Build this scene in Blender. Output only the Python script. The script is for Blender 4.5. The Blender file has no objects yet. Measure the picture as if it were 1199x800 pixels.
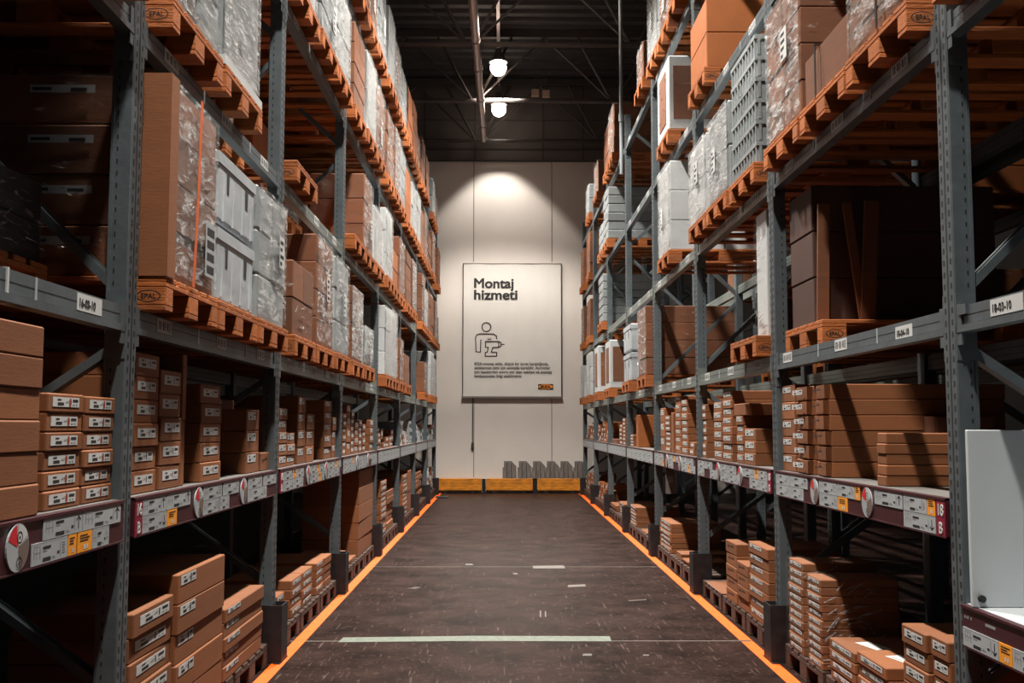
import bpy, math, random
from mathutils import Vector, Matrix
S = bpy.context.scene
COL = S.collection
rnd = random.Random(7)

# ------------------------------------------------------------------ camera
F, PITCH, YAW, ROLL, CAMZ = 1230.84, 0.0803, 0.0088, 0.0012, 1.5377
fw = Vector((math.sin(YAW) * math.cos(PITCH), math.cos(YAW) * math.cos(PITCH), math.sin(PITCH)))
r0 = Vector((math.cos(YAW), -math.sin(YAW), 0))
u0 = r0.cross(fw)
rt = r0 * math.cos(ROLL) + u0 * math.sin(ROLL)
up = u0 * math.cos(ROLL) - r0 * math.sin(ROLL)
cam_d = bpy.data.cameras.new('camera')
cam = bpy.data.objects.new('camera', cam_d)
COL.objects.link(cam)
cam.matrix_world = Matrix(((rt.x, up.x, -fw.x, 0), (rt.y, up.y, -fw.y, 0), (rt.z, up.z, -fw.z, CAMZ), (0, 0, 0, 1)))
cam_d.sensor_width = 36
cam_d.lens = F * 36 / 1199
cam_d.clip_end = 200
S.camera = cam
CAM = Vector((0, 0, CAMZ))

# ------------------------------------------------------------------ world, lamps, exposure
LAMP_E, LAMP_Z, LAMP_X = 2700, 8.75, -.10
LAMP_Y = [23.5, 20.7, 16.6, 13.6, 10.6, 7.3, 4.0, .7]
LAMP_K = [.16, 1.25, 1.1, 1.05, 1.05, .95, .85, .75]
LAMP_A = [42, 56, 50, 50, 50, 50, 50, 48]
LAMP_B = [.20, .45, .3, .3, .3, .3, .3, .3]
S.view_settings.view_transform = 'Standard'
S.view_settings.look = 'None'
S.view_settings.gamma = 1
S.view_settings.use_curve_mapping = False
S.view_settings.exposure = 0.0
S.cycles.diffuse_bounces = 1
W = bpy.data.worlds.new('hall_air')
S.world = W
W.use_nodes = True
W.node_tree.nodes['Background'].inputs[0].default_value = (0.9, 0.95, 1, 1)
W.node_tree.nodes['Background'].inputs[1].default_value = 0.018


def ray(u, v):
    return (fw * F + rt * (u - 599.5) - up * (v - 400)).normalized()


def at_x(u, v, x):
    d = ray(u, v)
    return CAM + d * (x / d.x)


def at_y(u, v, y):
    d = ray(u, v)
    return CAM + d * (y / d.y)


def at_z(u, v, z):
    d = ray(u, v)
    return CAM + d * ((z - CAMZ) / d.z)


# ------------------------------------------------------------------ materials
def nodes(name):
    m = bpy.data.materials.new(name)
    m.use_nodes = True
    nt = m.node_tree
    return m, nt, nt.nodes['Principled BSDF']


def mat(name, col, rough=.6, metal=0.0, var=0.0, noise=0.0, nscale=6.0, bump=0.0, bscale=40, stretch=(1, 1, 1), emit=0, spec=.5):
    m, nt, b = nodes(name)
    N, L = nt.nodes, nt.links
    b.inputs['Roughness'].default_value = rough
    b.inputs['Metallic'].default_value = metal
    b.inputs['Specular IOR Level'].default_value = spec
    b.inputs['Base Color'].default_value = (*col, 1)
    if emit:
        b.inputs['Emission Color'].default_value = (*col, 1)
        b.inputs['Emission Strength'].default_value = emit
    if noise or bump:
        tc = N.new('ShaderNodeTexCoord')
        mp = N.new('ShaderNodeMapping')
        mp.inputs['Scale'].default_value = stretch
        L.new(tc.outputs['Object'], mp.inputs[0])
    out = None
    if noise or var:
        hsv = N.new('ShaderNodeHueSaturation')
        hsv.inputs['Color'].default_value = (*col, 1)
        val = None
        if noise:
            nz = N.new('ShaderNodeTexNoise')
            nz.inputs['Scale'].default_value = nscale
            nz.inputs['Detail'].default_value = 5
            L.new(mp.outputs[0], nz.inputs['Vector'])
            mr = N.new('ShaderNodeMapRange')
            mr.inputs[1].default_value, mr.inputs[2].default_value = .25, .75
            mr.inputs[3].default_value, mr.inputs[4].default_value = 1 - noise, 1 + noise
            L.new(nz.outputs['Fac'], mr.inputs[0])
            val = mr.outputs[0]
        if var:
            oi = N.new('ShaderNodeObjectInfo')
            m2 = N.new('ShaderNodeMapRange')
            m2.inputs[3].default_value, m2.inputs[4].default_value = 1 - var, 1 + var
            L.new(oi.outputs['Random'], m2.inputs[0])
            if val:
                mu = N.new('ShaderNodeMath')
                mu.operation = 'MULTIPLY'
                L.new(val, mu.inputs[0])
                L.new(m2.outputs[0], mu.inputs[1])
                val = mu.outputs[0]
            else:
                val = m2.outputs[0]
        L.new(val, hsv.inputs['Value'])
        L.new(hsv.outputs[0], b.inputs['Base Color'])
    if bump:
        nb = N.new('ShaderNodeTexNoise')
        nb.inputs['Scale'].default_value = bscale
        nb.inputs['Detail'].default_value = 4
        L.new(mp.outputs[0], nb.inputs['Vector'])
        bp = N.new('ShaderNodeBump')
        bp.inputs['Strength'].default_value = bump
        bp.inputs['Distance'].default_value = .02
        L.new(nb.outputs['Fac'], bp.inputs['Height'])
        L.new(bp.outputs[0], b.inputs['Normal'])
    return m


KRAFT = mat('kraft_card', (.205, .070, .0215), .75, var=.16, noise=.10, nscale=5, bump=.04, bscale=30, stretch=(1, 1, 4))
KRAFT_D = mat('dark_card', (.12, .042, .018), .8, var=.15, noise=.15, nscale=5, bump=.04, bscale=30, stretch=(1, 1, 4))  # darker brown card, mostly for set-back stacks
KRAFT_O = mat('bright_card', (.27, .078, .014), .75, var=.1, noise=.1, nscale=5)
KRAFT_L = mat('load_card', (.150, .050, .0165), .75, var=.22, noise=.12, nscale=5, bump=.04, bscale=30, stretch=(1, 1, 4))
SCUFF = mat('floor_scuff', (.055, .036, .030), .7, noise=.3, nscale=20)
WHITE = mat('white_board', (.46, .49, .50), .5, var=.08, noise=.06, nscale=3, bump=.2, bscale=6)
GREY = mat('grey_board', (.23, .26, .27), .5, var=.15, noise=.12, nscale=4, bump=.15, bscale=10)
HOOD = mat('white_sheet', (.36, .40, .43), .35, var=.05, noise=.15, nscale=3, bump=.5, bscale=4)
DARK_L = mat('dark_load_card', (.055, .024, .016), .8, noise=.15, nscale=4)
STEEL = mat('painted_steel', (.095, .118, .130), .42, metal=.25, noise=.18, nscale=9, bump=.06, bscale=25)
STEEL_G = mat('greenish_steel', (.16, .19, .18), .4, metal=.3, noise=.25, nscale=5, stretch=(.4, 2, 2))
GUARD = mat('dark_guard_steel', (.024, .022, .024), .5, metal=.4, noise=.5, nscale=12)
HOLE = mat('slot_black', (.006, .006, .006), .9)
PALLET = mat('pallet_wood', (.33, .092, .0155), .75, var=.22, noise=.3, nscale=5, bump=.3, bscale=18, stretch=(6, 1, 6))
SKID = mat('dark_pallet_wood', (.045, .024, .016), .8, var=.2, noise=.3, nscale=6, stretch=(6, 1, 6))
INK = mat('ink', (.012, .012, .014), .6)
PAPER = mat('label_paper', (.50, .52, .52), .55, var=.06)
PAPER_G = mat('tag_paper', (.34, .37, .39), .5, var=.05, noise=.05, nscale=12)
SKETCH = mat('tag_sketch_grey', (.22, .24, .25), .6)
RUST = mat('label_rust_oval', (.25, .045, .02), .6)
BURG = mat('burgundy_rail', (.045, .009, .014), .45)
CRIM = mat('crimson_plate', (.21, .010, .032), .45)
YELL = mat('amber_tag', (.80, .30, .02), .5)
RED = mat('red_sector', (.55, .02, .03), .5)
TAN = mat('brown_sector', (.16, .12, .10), .5)
ORANGE_IN = mat('orange_paint', (.75, .26, .01), .5)
STRAP_O = mat('orange_strap', (.55, .11, .03), .5)
STRAP_B = mat('black_strap', (.012, .012, .014), .45)
DECK = mat('shelf_board', (.11, .105, .10), .6, noise=.2)
PANEL = mat('white_panel_laminate', (.50, .55, .58), .35, noise=.03)
BUMPER = mat('bumper_timber', (.60, .21, .011), .7, noise=.55, nscale=4, bump=.3, bscale=12, stretch=(1.2, 5, 5))
TRUSS = mat('truss_steel', (.05, .042, .039), .5, metal=.3, noise=.15)
PIPE = mat('pipe_steel', (.33, .26, .24), .4, metal=.5, noise=.1)
GALV = mat('galvanised_pipe', (.36, .40, .42), .35, metal=.6)
ROOFM = mat('roof_sheet', (.016, .015, .016), .6, noise=.1)
WALLM = mat('white_wall', (.70, .655, .61), .7, noise=.05, nscale=1.2)
WALLU = mat('dark_cladding', (.075, .062, .057), .7, noise=.08, nscale=1.5)
SEAM = mat('joint_dark', (.20, .17, .15), .8)
SEAM_D = mat('joint_black', (.04, .036, .034), .8)
BANNER = mat('banner_cloth', (.69, .675, .64), .55, noise=.04, nscale=2, bump=.5, bscale=1.4, stretch=(1.6, 1, .7))
BANNER_E = mat('banner_edge', (.16, .14, .125), .5)
LOGO = mat('logo_amber', (.85, .28, .02), .5)
BIN = mat('smoked_plastic', (.19, .17, .155), .3, noise=.5, nscale=7, stretch=(7, 1, .7))
LINE = mat('orange_floor_paint', (.82, .112, .0008), .55, noise=.12, nscale=9)
TAPE = mat('worn_pale_tape', (.13, .155, .125), .6, noise=.25, nscale=18)
TAPE_W = mat('white_scrap_tape', (.115, .103, .094), .6, noise=.2)
LAMP_M = mat('lamp_housing', (.35, .33, .31), .35, metal=.6)
GLOW = mat('lamp_glow', (1, .86, .70), .3, emit=14)
FLOODB = mat('sensor_casing', (.32, .22, .16), .5)
BLUEBAG = mat('blue_grey_plastic', (.10, .15, .17), .3, var=.2, bump=.6, bscale=9)


def film_material(name, col, lo, hi, scale, cover):
    m, nt, b = nodes(name)
    N, L = nt.nodes, nt.links
    b.inputs['Base Color'].default_value = (*col, 1)
    b.inputs['Roughness'].default_value = .14
    b.inputs['Specular IOR Level'].default_value = .7
    tc = N.new('ShaderNodeTexCoord')
    mp = N.new('ShaderNodeMapping')
    mp.inputs['Rotation'].default_value = (.5, .35, .2)
    mp.inputs['Scale'].default_value = (2.4, 2.4, scale * 1.5)
    L.new(tc.outputs['Object'], mp.inputs[0])
    oi = N.new('ShaderNodeObjectInfo')
    nz = N.new('ShaderNodeTexNoise')
    nz.noise_dimensions = '4D'
    ml = N.new('ShaderNodeMath')
    ml.operation = 'MULTIPLY'
    ml.inputs[1].default_value = 40
    L.new(oi.outputs['Random'], ml.inputs[0])
    L.new(ml.outputs[0], nz.inputs['W'])
    nz.inputs['Scale'].default_value = 3.0
    nz.inputs['Detail'].default_value = 6
    nz.inputs['Roughness'].default_value = .65
    nz.inputs['Distortion'].default_value = .6
    L.new(mp.outputs[0], nz.inputs['Vector'])
    mr = N.new('ShaderNodeMapRange')
    mr.inputs[1].default_value, mr.inputs[2].default_value = cover, cover + .16
    mr.inputs[3].default_value, mr.inputs[4].default_value = lo, hi
    L.new(nz.outputs['Fac'], mr.inputs[0])
    L.new(mr.outputs[0], b.inputs['Alpha'])
    bp = N.new('ShaderNodeBump')
    bp.inputs['Strength'].default_value = 1.0
    bp.inputs['Distance'].default_value = .12
    L.new(nz.outputs['Fac'], bp.inputs['Height'])
    L.new(bp.outputs[0], b.inputs['Normal'])
    return m


FILM = film_material('stretch_film', (.74, .77, .78), .12, .9, 5, .49)  # whitish film haze, with lamp glare painted into the streaks
FILM_T = film_material('thin_stretch_film', (.72, .68, .64), .015, .85, 6, .60)
FILM_H = film_material('thick_glare_film', (.72, .75, .76), .30, .95, 9, .46)  # thick white film, lamp glare painted into its colour
FILM_D = film_material('dark_stretch_film', (.7, .72, .74), .05, .85, 10, .54)
FILM_W = film_material('glinting_stretch_film', (.75, .68, .6), .02, .9, 5, .60)  # glints painted as pale streaks, for the wound floor stacks


def floor_material():
    m, nt, b = nodes('worn_brown_floor')
    N, L = nt.nodes, nt.links
    tc = N.new('ShaderNodeTexCoord')
    n1 = N.new('ShaderNodeTexNoise')
    n1.inputs['Scale'].default_value = 2.3
    n1.inputs['Detail'].default_value = 8
    n1.inputs['Roughness'].default_value = .7
    L.new(tc.outputs['Object'], n1.inputs['Vector'])
    cr = N.new('ShaderNodeValToRGB')
    cr.color_ramp.elements[0].position, cr.color_ramp.elements[0].color = .36, (.0075, .0040, .0034, 1)
    cr.color_ramp.elements[1].position, cr.color_ramp.elements[1].color = .66, (.034, .0175, .0142, 1)
    L.new(n1.outputs['Fac'], cr.inputs[0])
    n2 = N.new('ShaderNodeTexNoise')
    n2.inputs['Scale'].default_value = 26
    n2.inputs['Detail'].default_value = 6
    L.new(tc.outputs['Object'], n2.inputs['Vector'])
    r2 = N.new('ShaderNodeValToRGB')
    r2.color_ramp.elements[0].position, r2.color_ramp.elements[0].color = .60, (0, 0, 0, 1)
    r2.color_ramp.elements[1].position, r2.color_ramp.elements[1].color = .74, (.55, .55, .55, 1)
    L.new(n2.outputs['Fac'], r2.inputs[0])
    mp = N.new('ShaderNodeMapping')
    mp.inputs['Rotation'].default_value = (0, 0, .5)
    mp.inputs['Scale'].default_value = (22, 1.3, 1)
    L.new(tc.outputs['Object'], mp.inputs[0])
    n3 = N.new('ShaderNodeTexNoise')
    n3.inputs['Scale'].default_value = 2.2
    n3.inputs['Detail'].default_value = 3
    L.new(mp.outputs[0], n3.inputs['Vector'])
    r3 = N.new('ShaderNodeValToRGB')
    r3.color_ramp.elements[0].position, r3.color_ramp.elements[0].color = .63, (0, 0, 0, 1)
    r3.color_ramp.elements[1].position, r3.color_ramp.elements[1].color = .70, (.5, .5, .5, 1)
    L.new(n3.outputs['Fac'], r3.inputs[0])
    ad = N.new('ShaderNodeMath')
    ad.operation = 'MAXIMUM'
    L.new(r2.outputs[0], ad.inputs[0])
    L.new(r3.outputs[0], ad.inputs[1])
    mx = N.new('ShaderNodeMix')
    mx.data_type = 'RGBA'
    L.new(ad.outputs[0], mx.inputs['Factor'])
    L.new(cr.outputs[0], mx.inputs['A'])
    mx.inputs['B'].default_value = (.15, .105, .09, 1)
    L.new(mx.outputs['Result'], b.inputs['Base Color'])
    mr = N.new('ShaderNodeMapRange')
    mr.inputs[3].default_value, mr.inputs[4].default_value = .30, .52
    L.new(n1.outputs['Fac'], mr.inputs[0])
    b.inputs['Specular IOR Level'].default_value = .09
    L.new(mr.outputs[0], b.inputs['Roughness'])
    bp = N.new('ShaderNodeBump')
    bp.inputs['Strength'].default_value = .12
    bp.inputs['Distance'].default_value = .01
    L.new(n2.outputs['Fac'], bp.inputs['Height'])
    L.new(bp.outputs[0], b.inputs['Normal'])
    return m


FLOORM = floor_material()


# ------------------------------------------------------------------ mesh helpers
class MB:
    def __init__(self):
        self.v, self.f, self.mi, self.ms = [], [], [], []
        self.M = Matrix.Identity(4)
        self.smooth = False

    def m(self, mt):
        if mt not in self.ms:
            self.ms.append(mt)
        return self.ms.index(mt)

    def add(self, vs, fs, mt):
        o = len(self.v)
        self.v += [tuple(self.M @ Vector(p)) for p in vs]
        i = self.m(mt)
        for f in fs:
            self.f.append([o + k for k in f])
            self.mi.append(i)

    def quad(self, pts, mt):
        self.add(pts, [list(range(len(pts)))], mt)

    def box(self, x0, x1, y0, y1, z0, z1, mt):
        vs = [(x, y, z) for x in (x0, x1) for y in (y0, y1) for z in (z0, z1)]
        self.add(vs, [(0, 1, 3, 2), (4, 6, 7, 5), (0, 4, 5, 1), (2, 3, 7, 6), (0, 2, 6, 4), (1, 5, 7, 3)], mt)

    def cbox(self, x0, x1, y0, y1, z0, z1, mt, c=.004):
        c = min(c, (x1 - x0) / 3, (y1 - y0) / 3, (z1 - z0) / 3)
        ax = ((x0, x1), (y0, y1), (z0, z1))
        ce = ((x0 + x1) / 2, (y0 + y1) / 2, (z0 + z1) / 2)
        vs, idx = [], {}
        for i in (0, 1):
            for j in (0, 1):
                for k in (0, 1):
                    for a in range(3):
                        p = [ax[0][i], ax[1][j], ax[2][k]]
                        for b in range(3):
                            if b != a:
                                p[b] += c * (1 if p[b] < ce[b] else -1)
                        idx[(i, j, k, a)] = len(vs)
                        vs.append(tuple(p))
        fs = []
        for a in range(3):
            b, d = (a + 1) % 3, (a + 2) % 3
            for s in (0, 1):
                q = []
                for (p, r) in ((0, 0), (1, 0), (1, 1), (0, 1)):
                    k = [0, 0, 0]
                    k[a], k[b], k[d] = s, p, r
                    q.append(idx[(*k, a)])
                fs.append(q if s else q[::-1])
            for p in (0, 1):
                for r in (0, 1):
                    k0, k1 = [0, 0, 0], [0, 0, 0]
                    k0[b] = k1[b] = p
                    k0[d] = k1[d] = r
                    k1[a] = 1
                    q = [idx[(*k0, b)], idx[(*k1, b)], idx[(*k1, d)], idx[(*k0, d)]]
                    fs.append(q if (p != r) else q[::-1])
        for i in (0, 1):
            for j in (0, 1):
                for k in (0, 1):
                    q = [idx[(i, j, k, a)] for a in range(3)]
                    fs.append(q if (i + j + k) % 2 else q[::-1])
        self.add(vs, fs, mt)

    def bar(self, p, q, w, h, mt, upv=(0, 0, 1)):
        p, q = Vector(p), Vector(q)
        d = (q - p).normalized()
        s = d.cross(Vector(upv))
        if s.length < 1e-4:
            s = d.cross(Vector((1, 0, 0)))
        s = s.normalized() * (w / 2)
        t = s.cross(d).normalized() * (h / 2)
        vs = [tuple(e + a * s + b * t) for e in (p, q) for a, b in ((-1, -1), (1, -1), (1, 1), (-1, 1))]
        self.add(vs, [(3, 2, 1, 0), (4, 5, 6, 7), (0, 1, 5, 4), (1, 2, 6, 5), (2, 3, 7, 6), (3, 0, 4, 7)], mt)

    def cyl(self, p, q, r, mt, n=12, r2=None):
        p, q = Vector(p), Vector(q)
        d = (q - p).normalized()
        s = d.orthogonal().normalized()
        t = d.cross(s)
        r2 = r if r2 is None else r2
        vs = []
        for e, rr in ((p, r), (q, r2)):
            for i in range(n):
                a = 2 * math.pi * i / n
                vs.append(tuple(e + (s * math.cos(a) + t * math.sin(a)) * rr))
        fs = [(i, (i + 1) % n, n + (i + 1) % n, n + i) for i in range(n)]
        fs += [tuple(range(n))[::-1], tuple(range(n, 2 * n))]
        self.add(vs, fs, mt)

    def lathe(self, prof, mt, n=20, c=(0, 0, 0)):
        vs, fs = [], []
        for r, z in prof:
            for i in range(n):
                a = 2 * math.pi * i / n
                vs.append((c[0] + r * math.cos(a), c[1] + r * math.sin(a), c[2] + z))
        for k in range(len(prof) - 1):
            for i in range(n):
                fs.append((k * n + i, k * n + (i + 1) % n, (k + 1) * n + (i + 1) % n, (k + 1) * n + i))
        self.add(vs, fs, mt)

    def mesh(self, name):
        me = bpy.data.meshes.new(name)
        me.from_pydata(self.v, [], self.f)
        for x in self.ms:
            me.materials.append(x)
        me.polygons.foreach_set('material_index', self.mi)
        if self.smooth:
            me.polygons.foreach_set('use_smooth', [True] * len(self.f))
        me.update()
        return me

    def build(self, name, parent=None, loc=(0, 0, 0), rz=0):
        return put(name, self.mesh(name), parent, loc, rz)


def put(name, me, parent=None, loc=(0, 0, 0), rz=0):
    o = bpy.data.objects.new(name, me)
    COL.objects.link(o)
    o.parent = parent
    o.location = loc
    o.rotation_euler = (0, 0, rz)
    return o


def tag(o, label, cat, group=None, kind=None):
    o['label'], o['category'] = label, cat
    if group:
        o['group'] = group
    if kind:
        o['kind'] = kind
    return o


def struct(o):
    o['kind'] = 'structure'
    return o


def text(body, size, mt, name, parent, M, bold=0.0, align='LEFT', ext=.001):
    cu = bpy.data.curves.new(name, 'FONT')
    cu.body, cu.size, cu.extrude, cu.align_x = body, size, ext, align
    t = bpy.data.objects.new(name + '_tmp', cu)
    COL.objects.link(t)
    bpy.context.view_layer.update()
    me = bpy.data.meshes.new_from_object(t.evaluated_get(bpy.context.evaluated_depsgraph_get()))
    bpy.data.objects.remove(t)
    me.materials.clear()
    me.materials.append(mt)
    if bold:      # a heavier weight: the same outlines struck again a hair aside
        n = len(me.vertices)
        vv = [tuple(q.co) for q in me.vertices]
        ff = [list(p.vertices) for p in me.polygons]
        k = [(bold * math.cos(t * math.pi / 4), bold * math.sin(t * math.pi / 4)) for t in range(8)]
        V = [(x + dx, y + dy, z + .0001 * i) for i, (dx, dy) in enumerate(k) for x, y, z in vv]
        me = bpy.data.meshes.new(name)
        me.from_pydata(V, [], [[q + n * i for q in f] for i in range(8) for f in ff])
        me.materials.append(mt)
    me.transform(M)
    return put(name, me, parent)


# text lies in local xy: stand it up so that it reads along local x, faces local -y
STAND = Matrix.Rotation(math.pi / 2, 4, 'X')

# ------------------------------------------------------------------ setting
WALL_Y, WHITE_TOP, ROOF_Z = 24.4, 7.76, 9.6
b = MB()
b.box(-16, 16, -8, WALL_Y + .3, -.1, 0, FLOORM)
struct(b.build('floor'))
b = MB()
b.box(-16, 16, WALL_Y, WALL_Y + .3, 0, WHITE_TOP, WALLM)
struct(b.build('wall_back'))
b = MB()
b.box(-16, 16, WALL_Y - .03, WALL_Y + .3, WHITE_TOP, ROOF_Z, WALLU)
struct(b.build('wall_back_upper'))
for k, (uu, v0, v1) in enumerate(((555, 186, 307), (646, 186, 307), (555, 466, 559), (646, 466, 541))):
    a, c = at_y(uu, v0, WALL_Y), at_y(uu, v1, WALL_Y)
    b = MB()
    b.box(a.x - .009, a.x + .009, WALL_Y - .004, WALL_Y, c.z, a.z, SEAM)
    struct(b.build('trim_%d' % (k + 1)))
k = 5
for uu in (449, 497, 556, 636, 683, 740):
    a = at_y(uu, 184, WALL_Y - .03)
    b = MB()
    b.box(a.x - .02, a.x + .02, WALL_Y - .04, WALL_Y - .03, WHITE_TOP, ROOF_Z, SEAM_D)
    struct(b.build('trim_%d' % k))
    k += 1
for z in (WHITE_TOP + .01, 8.05, 8.75):
    b = MB()
    b.box(-6, 6, WALL_Y - .045, WALL_Y - .03, z - .012, z + .012, SEAM_D)
    struct(b.build('trim_%d' % k))
    k += 1
# corrugated roof deck
b = MB()
prof, y = [], -8.0
while y < WALL_Y + .3:
    prof += [(y, 0), (y + .16, 0), (y + .2, .07), (y + .36, .07)]
    y += .4
vs = [(x, p[0], ROOF_Z + p[1]) for p in prof for x in (-16, 16)]
b.add(vs, [(2 * i, 2 * i + 1, 2 * i + 3, 2 * i + 2) for i in range(len(prof) - 1)], ROOFM)
struct(b.build('ceiling'))

# expansion joints in the floor
for vv in (664, 751):
    p = at_z(600, vv, 0)
    b = MB()
    b.box(-1.55, 1.75, p.y - .006, p.y + .006, 0, .0012, SEAM)
    struct(b.build('trim_%d' % k))
    k += 1

# ------------------------------------------------------------------ racks
XL, XR, Y0, BAY = 1.508, 1.826, 4.322, 2.8
PW, PD, POST_H, DEPTH = .115, .085, 6.2, 1.08
NP = 8
FACE = {-1: -XL, 1: XR}
LEV = {2: (1.914, 2.018), 3: (3.135, 3.233), 4: (4.41, 4.515), 5: (5.645, 5.75)}
RAIL0, RAIL1 = 1.082, 1.243
SHELF_Z = 1.247
SIDE = {-1: 'left', 1: 'right'}
ORD = ['first', 'second', 'third', 'fourth', 'fifth', 'sixth', 'seventh', 'eighth', 'ninth', 'tenth', 'eleventh', 'twelfth', 'thirteenth', 'fourteenth', 'fifteenth']
LEVW = {2: 'lowest pallet level', 3: 'second pallet level', 4: 'third pallet level', 5: 'top level'}
RZ = {-1: math.pi / 2, 1: -math.pi / 2}


def post_y(n):
    return Y0 + BAY * n


def lx(s, y):
    return y if s < 0 else -y


def rng(s, ya, yb):
    a, c = lx(s, ya), lx(s, yb)
    return (a, c) if a < c else (c, a)


def post_mesh(s):
    b = MB()
    x0, x1 = (-PW, 0) if s < 0 else (0, PW)
    near = x0 if s < 0 else x1
    for y in (0, DEPTH - PD):
        b.cbox(x0, x1, y, y + PD, 0, POST_H, STEEL, .006)
        b.box(x0 - .02, x1 + .02, y - .02, y + PD + .02, 0, .012, STEEL)
    xm = (x0 + x1) / 2
    b.box(xm - .005, xm + .005, -.0012, 0, .02, POST_H, HOLE)
    z = .1
    while z < POST_H - .05:
        for xx in (x0 + .026, x1 - .026):
            b.box(xx - .006, xx + .006, -.0012, 0, z, z + .022, HOLE)
        z += .05
    # narrow return lip and slots on the flank that faces the viewer
    sg = -1 if s < 0 else 1
    fl = (near - .004, near) if sg < 0 else (near, near + .004)
    b.box(*fl, PD - .012, PD, .02, POST_H, STEEL)
    z = .1
    while z < POST_H - .05:
        fl2 = (near - .001, near) if sg < 0 else (near, near + .001)
        b.box(*fl2, PD - .03, PD - .024, z, z + .018, HOLE)
        z += .05
    return b.mesh('upright_frame')


def brace_mesh(za, zb, rev):
    b = MB()
    ya, yb = PD * .6, DEPTH - PD * .6
    if rev:
        ya, yb = yb, ya
    b.bar((0, ya, za), (0, yb, zb), .035, .062, STEEL, (1, 0, 0))
    b.bar((.012, ya, za + .02), (.012, yb, zb + .02), .02, .012, STEEL, (1, 0, 0))
    return b.mesh('brace')


BR = [brace_mesh(.5, 1.2, 0), brace_mesh(1.2, 1.86, 1), brace_mesh(2.08, 3.05, 0), brace_mesh(3.12, 4.05, 1), brace_mesh(4.2, 5.1, 0), brace_mesh(5.2, 6.0, 1)]


def beam_mesh(s, n, z0, z1, rear=False, mt=STEEL):
    x0, x1 = rng(s, post_y(n), post_y(n + 1) - PW)
    b = MB()
    f, bk = (.012, .06) if not rear else (DEPTH - .06, DEPTH - .012)
    h = z1 - z0
    b.box(x0, x1, f, bk, z0 + h * .30, z1, mt)
    b.box(x0, x1, f - .010 if not rear else f, bk if not rear else bk + .01, z0, z0 + h * .27, mt)
    b.box(x0, x1, f + .004, bk - .004, z0 + h * .27, z0 + h * .30, HOLE)
    b.box(x0, x1, f - .0008, f, z0 + h * .62, z0 + h * .65, HOLE)
    if not rear:
        for e, sg in ((x0, 1), (x1, -1)):
            b.box(min(e, e + sg * .006), max(e, e + sg * .006), .002, .082, z0 - .11, z1 + .06, mt)
            b.box(min(e, e + sg * .045), max(e, e + sg * .045), .004, .0118, z0 - .05, z1 + .01, mt)
    return b.mesh('cross_member')


def make_tag(kind, w, h, seed):
    """price tag lying in local xz, facing -y, origin at its lower left corner"""
    r = random.Random(seed)
    b = MB()
    base = YELL if kind == 'amber' else PAPER_G
    b.box(0, w, -.003, 0, 0, h, base)
    e = -.0036

    def q(x0, x1, z0, z1, mt=INK):
        b.quad([(x0 * w, e, z0 * h), (x1 * w, e, z0 * h), (x1 * w, e, z1 * h), (x0 * w, e, z1 * h)], mt)
    if kind == 'amber':
        for i in range(3):
            q(.15, .6 + .25 * r.random(), .80 - i * .13, .86 - i * .13)
        q(.42, .55, .12, .36, PAPER)
        q(.62, .72, .12, .36, PAPER)
        return b.mesh('price_tag')
    q(0.01, .99, .955, .97, SKETCH)
    # product outline, name, price block, article code
    px = .06
    for a in ((px, px + .015, .35, .85), (px + .16, px + .175, .3, .8), (px, px + .17, .84, .86), (px, px + .17, .55, .57), (px + .07, px + .08, .3, .85)):
        q(*a, SKETCH)
    q(.30, .44 + .08 * r.random(), .66, .78)
    q(.30, .42, .56, .60, SKETCH)
    q(.30, .52, .10, .26)
    q(.56, .66, .16, .19, SKETCH)
    q(.56, .62, .22, .25, SKETCH)
    q(.70, .76, .30, .42)
    q(.785, .80, .2, .85, SKETCH)
    if kind == 'arrow_up' or kind == 'arrow_down':
        sg = 1 if kind == 'arrow_up' else -1
        c = .5
        q(.885, .905, .2, .8)
        for sx in (-1, 1):
            b.quad([(.895 * w, e, (c + sg * .36) * h), (.895 * w, e, (c + sg * .26) * h), ((.895 + sx * .06) * w, e, (c + sg * .08) * h), ((.895 + sx * .06) * w, e, (c + sg * .17) * h)][::(1 if sx * sg < 0 else -1)], INK)
    else:
        for i in range(5):
            q(.84, .84 + .10 * r.random() + .03, .75 - i * .12, .79 - i * .12, SKETCH)
    return b.mesh('price_tag')


def disc_mesh(rad):
    b = MB()
    b.M = Matrix.Rotation(math.pi / 2, 4, 'X')
    b.cyl((0, 0, 0), (0, 0, .006), rad, PAPER_G, 28)

    def sector(a0, a1, mt, r0=0.0, r1=1.0, z=.0066, n=10, c=(0, 0)):
        for i in range(n):
            p, t = a0 + (a1 - a0) * i / n, a0 + (a1 - a0) * (i + 1) / n
            b.quad([(c[0] + rad * r0 * math.cos(p), c[1] + rad * r0 * math.sin(p), z), (c[0] + rad * r1 * math.cos(p), c[1] + rad * r1 * math.sin(p), z),
                    (c[0] + rad * r1 * math.cos(t), c[1] + rad * r1 * math.sin(t), z), (c[0] + rad * r0 * math.cos(t), c[1] + rad * r0 * math.sin(t), z)], mt)
    sector(1.75, 2.75, RED, .12, .96)
    sector(-1.35, .35, TAN, .05, .96)
    sector(.5, 1.6, PAPER, .1, .96)
    for cy in (.42, -.62):
        sector(0, 6.283, INK, .2, .25, .0072, 18, (.12 * rad, cy * rad))
        sector(0, 6.283, INK, 0, .07, .0072, 8, (.12 * rad, cy * rad))
    return b.mesh('round_sign')


DISC = disc_mesh(.074)


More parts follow.
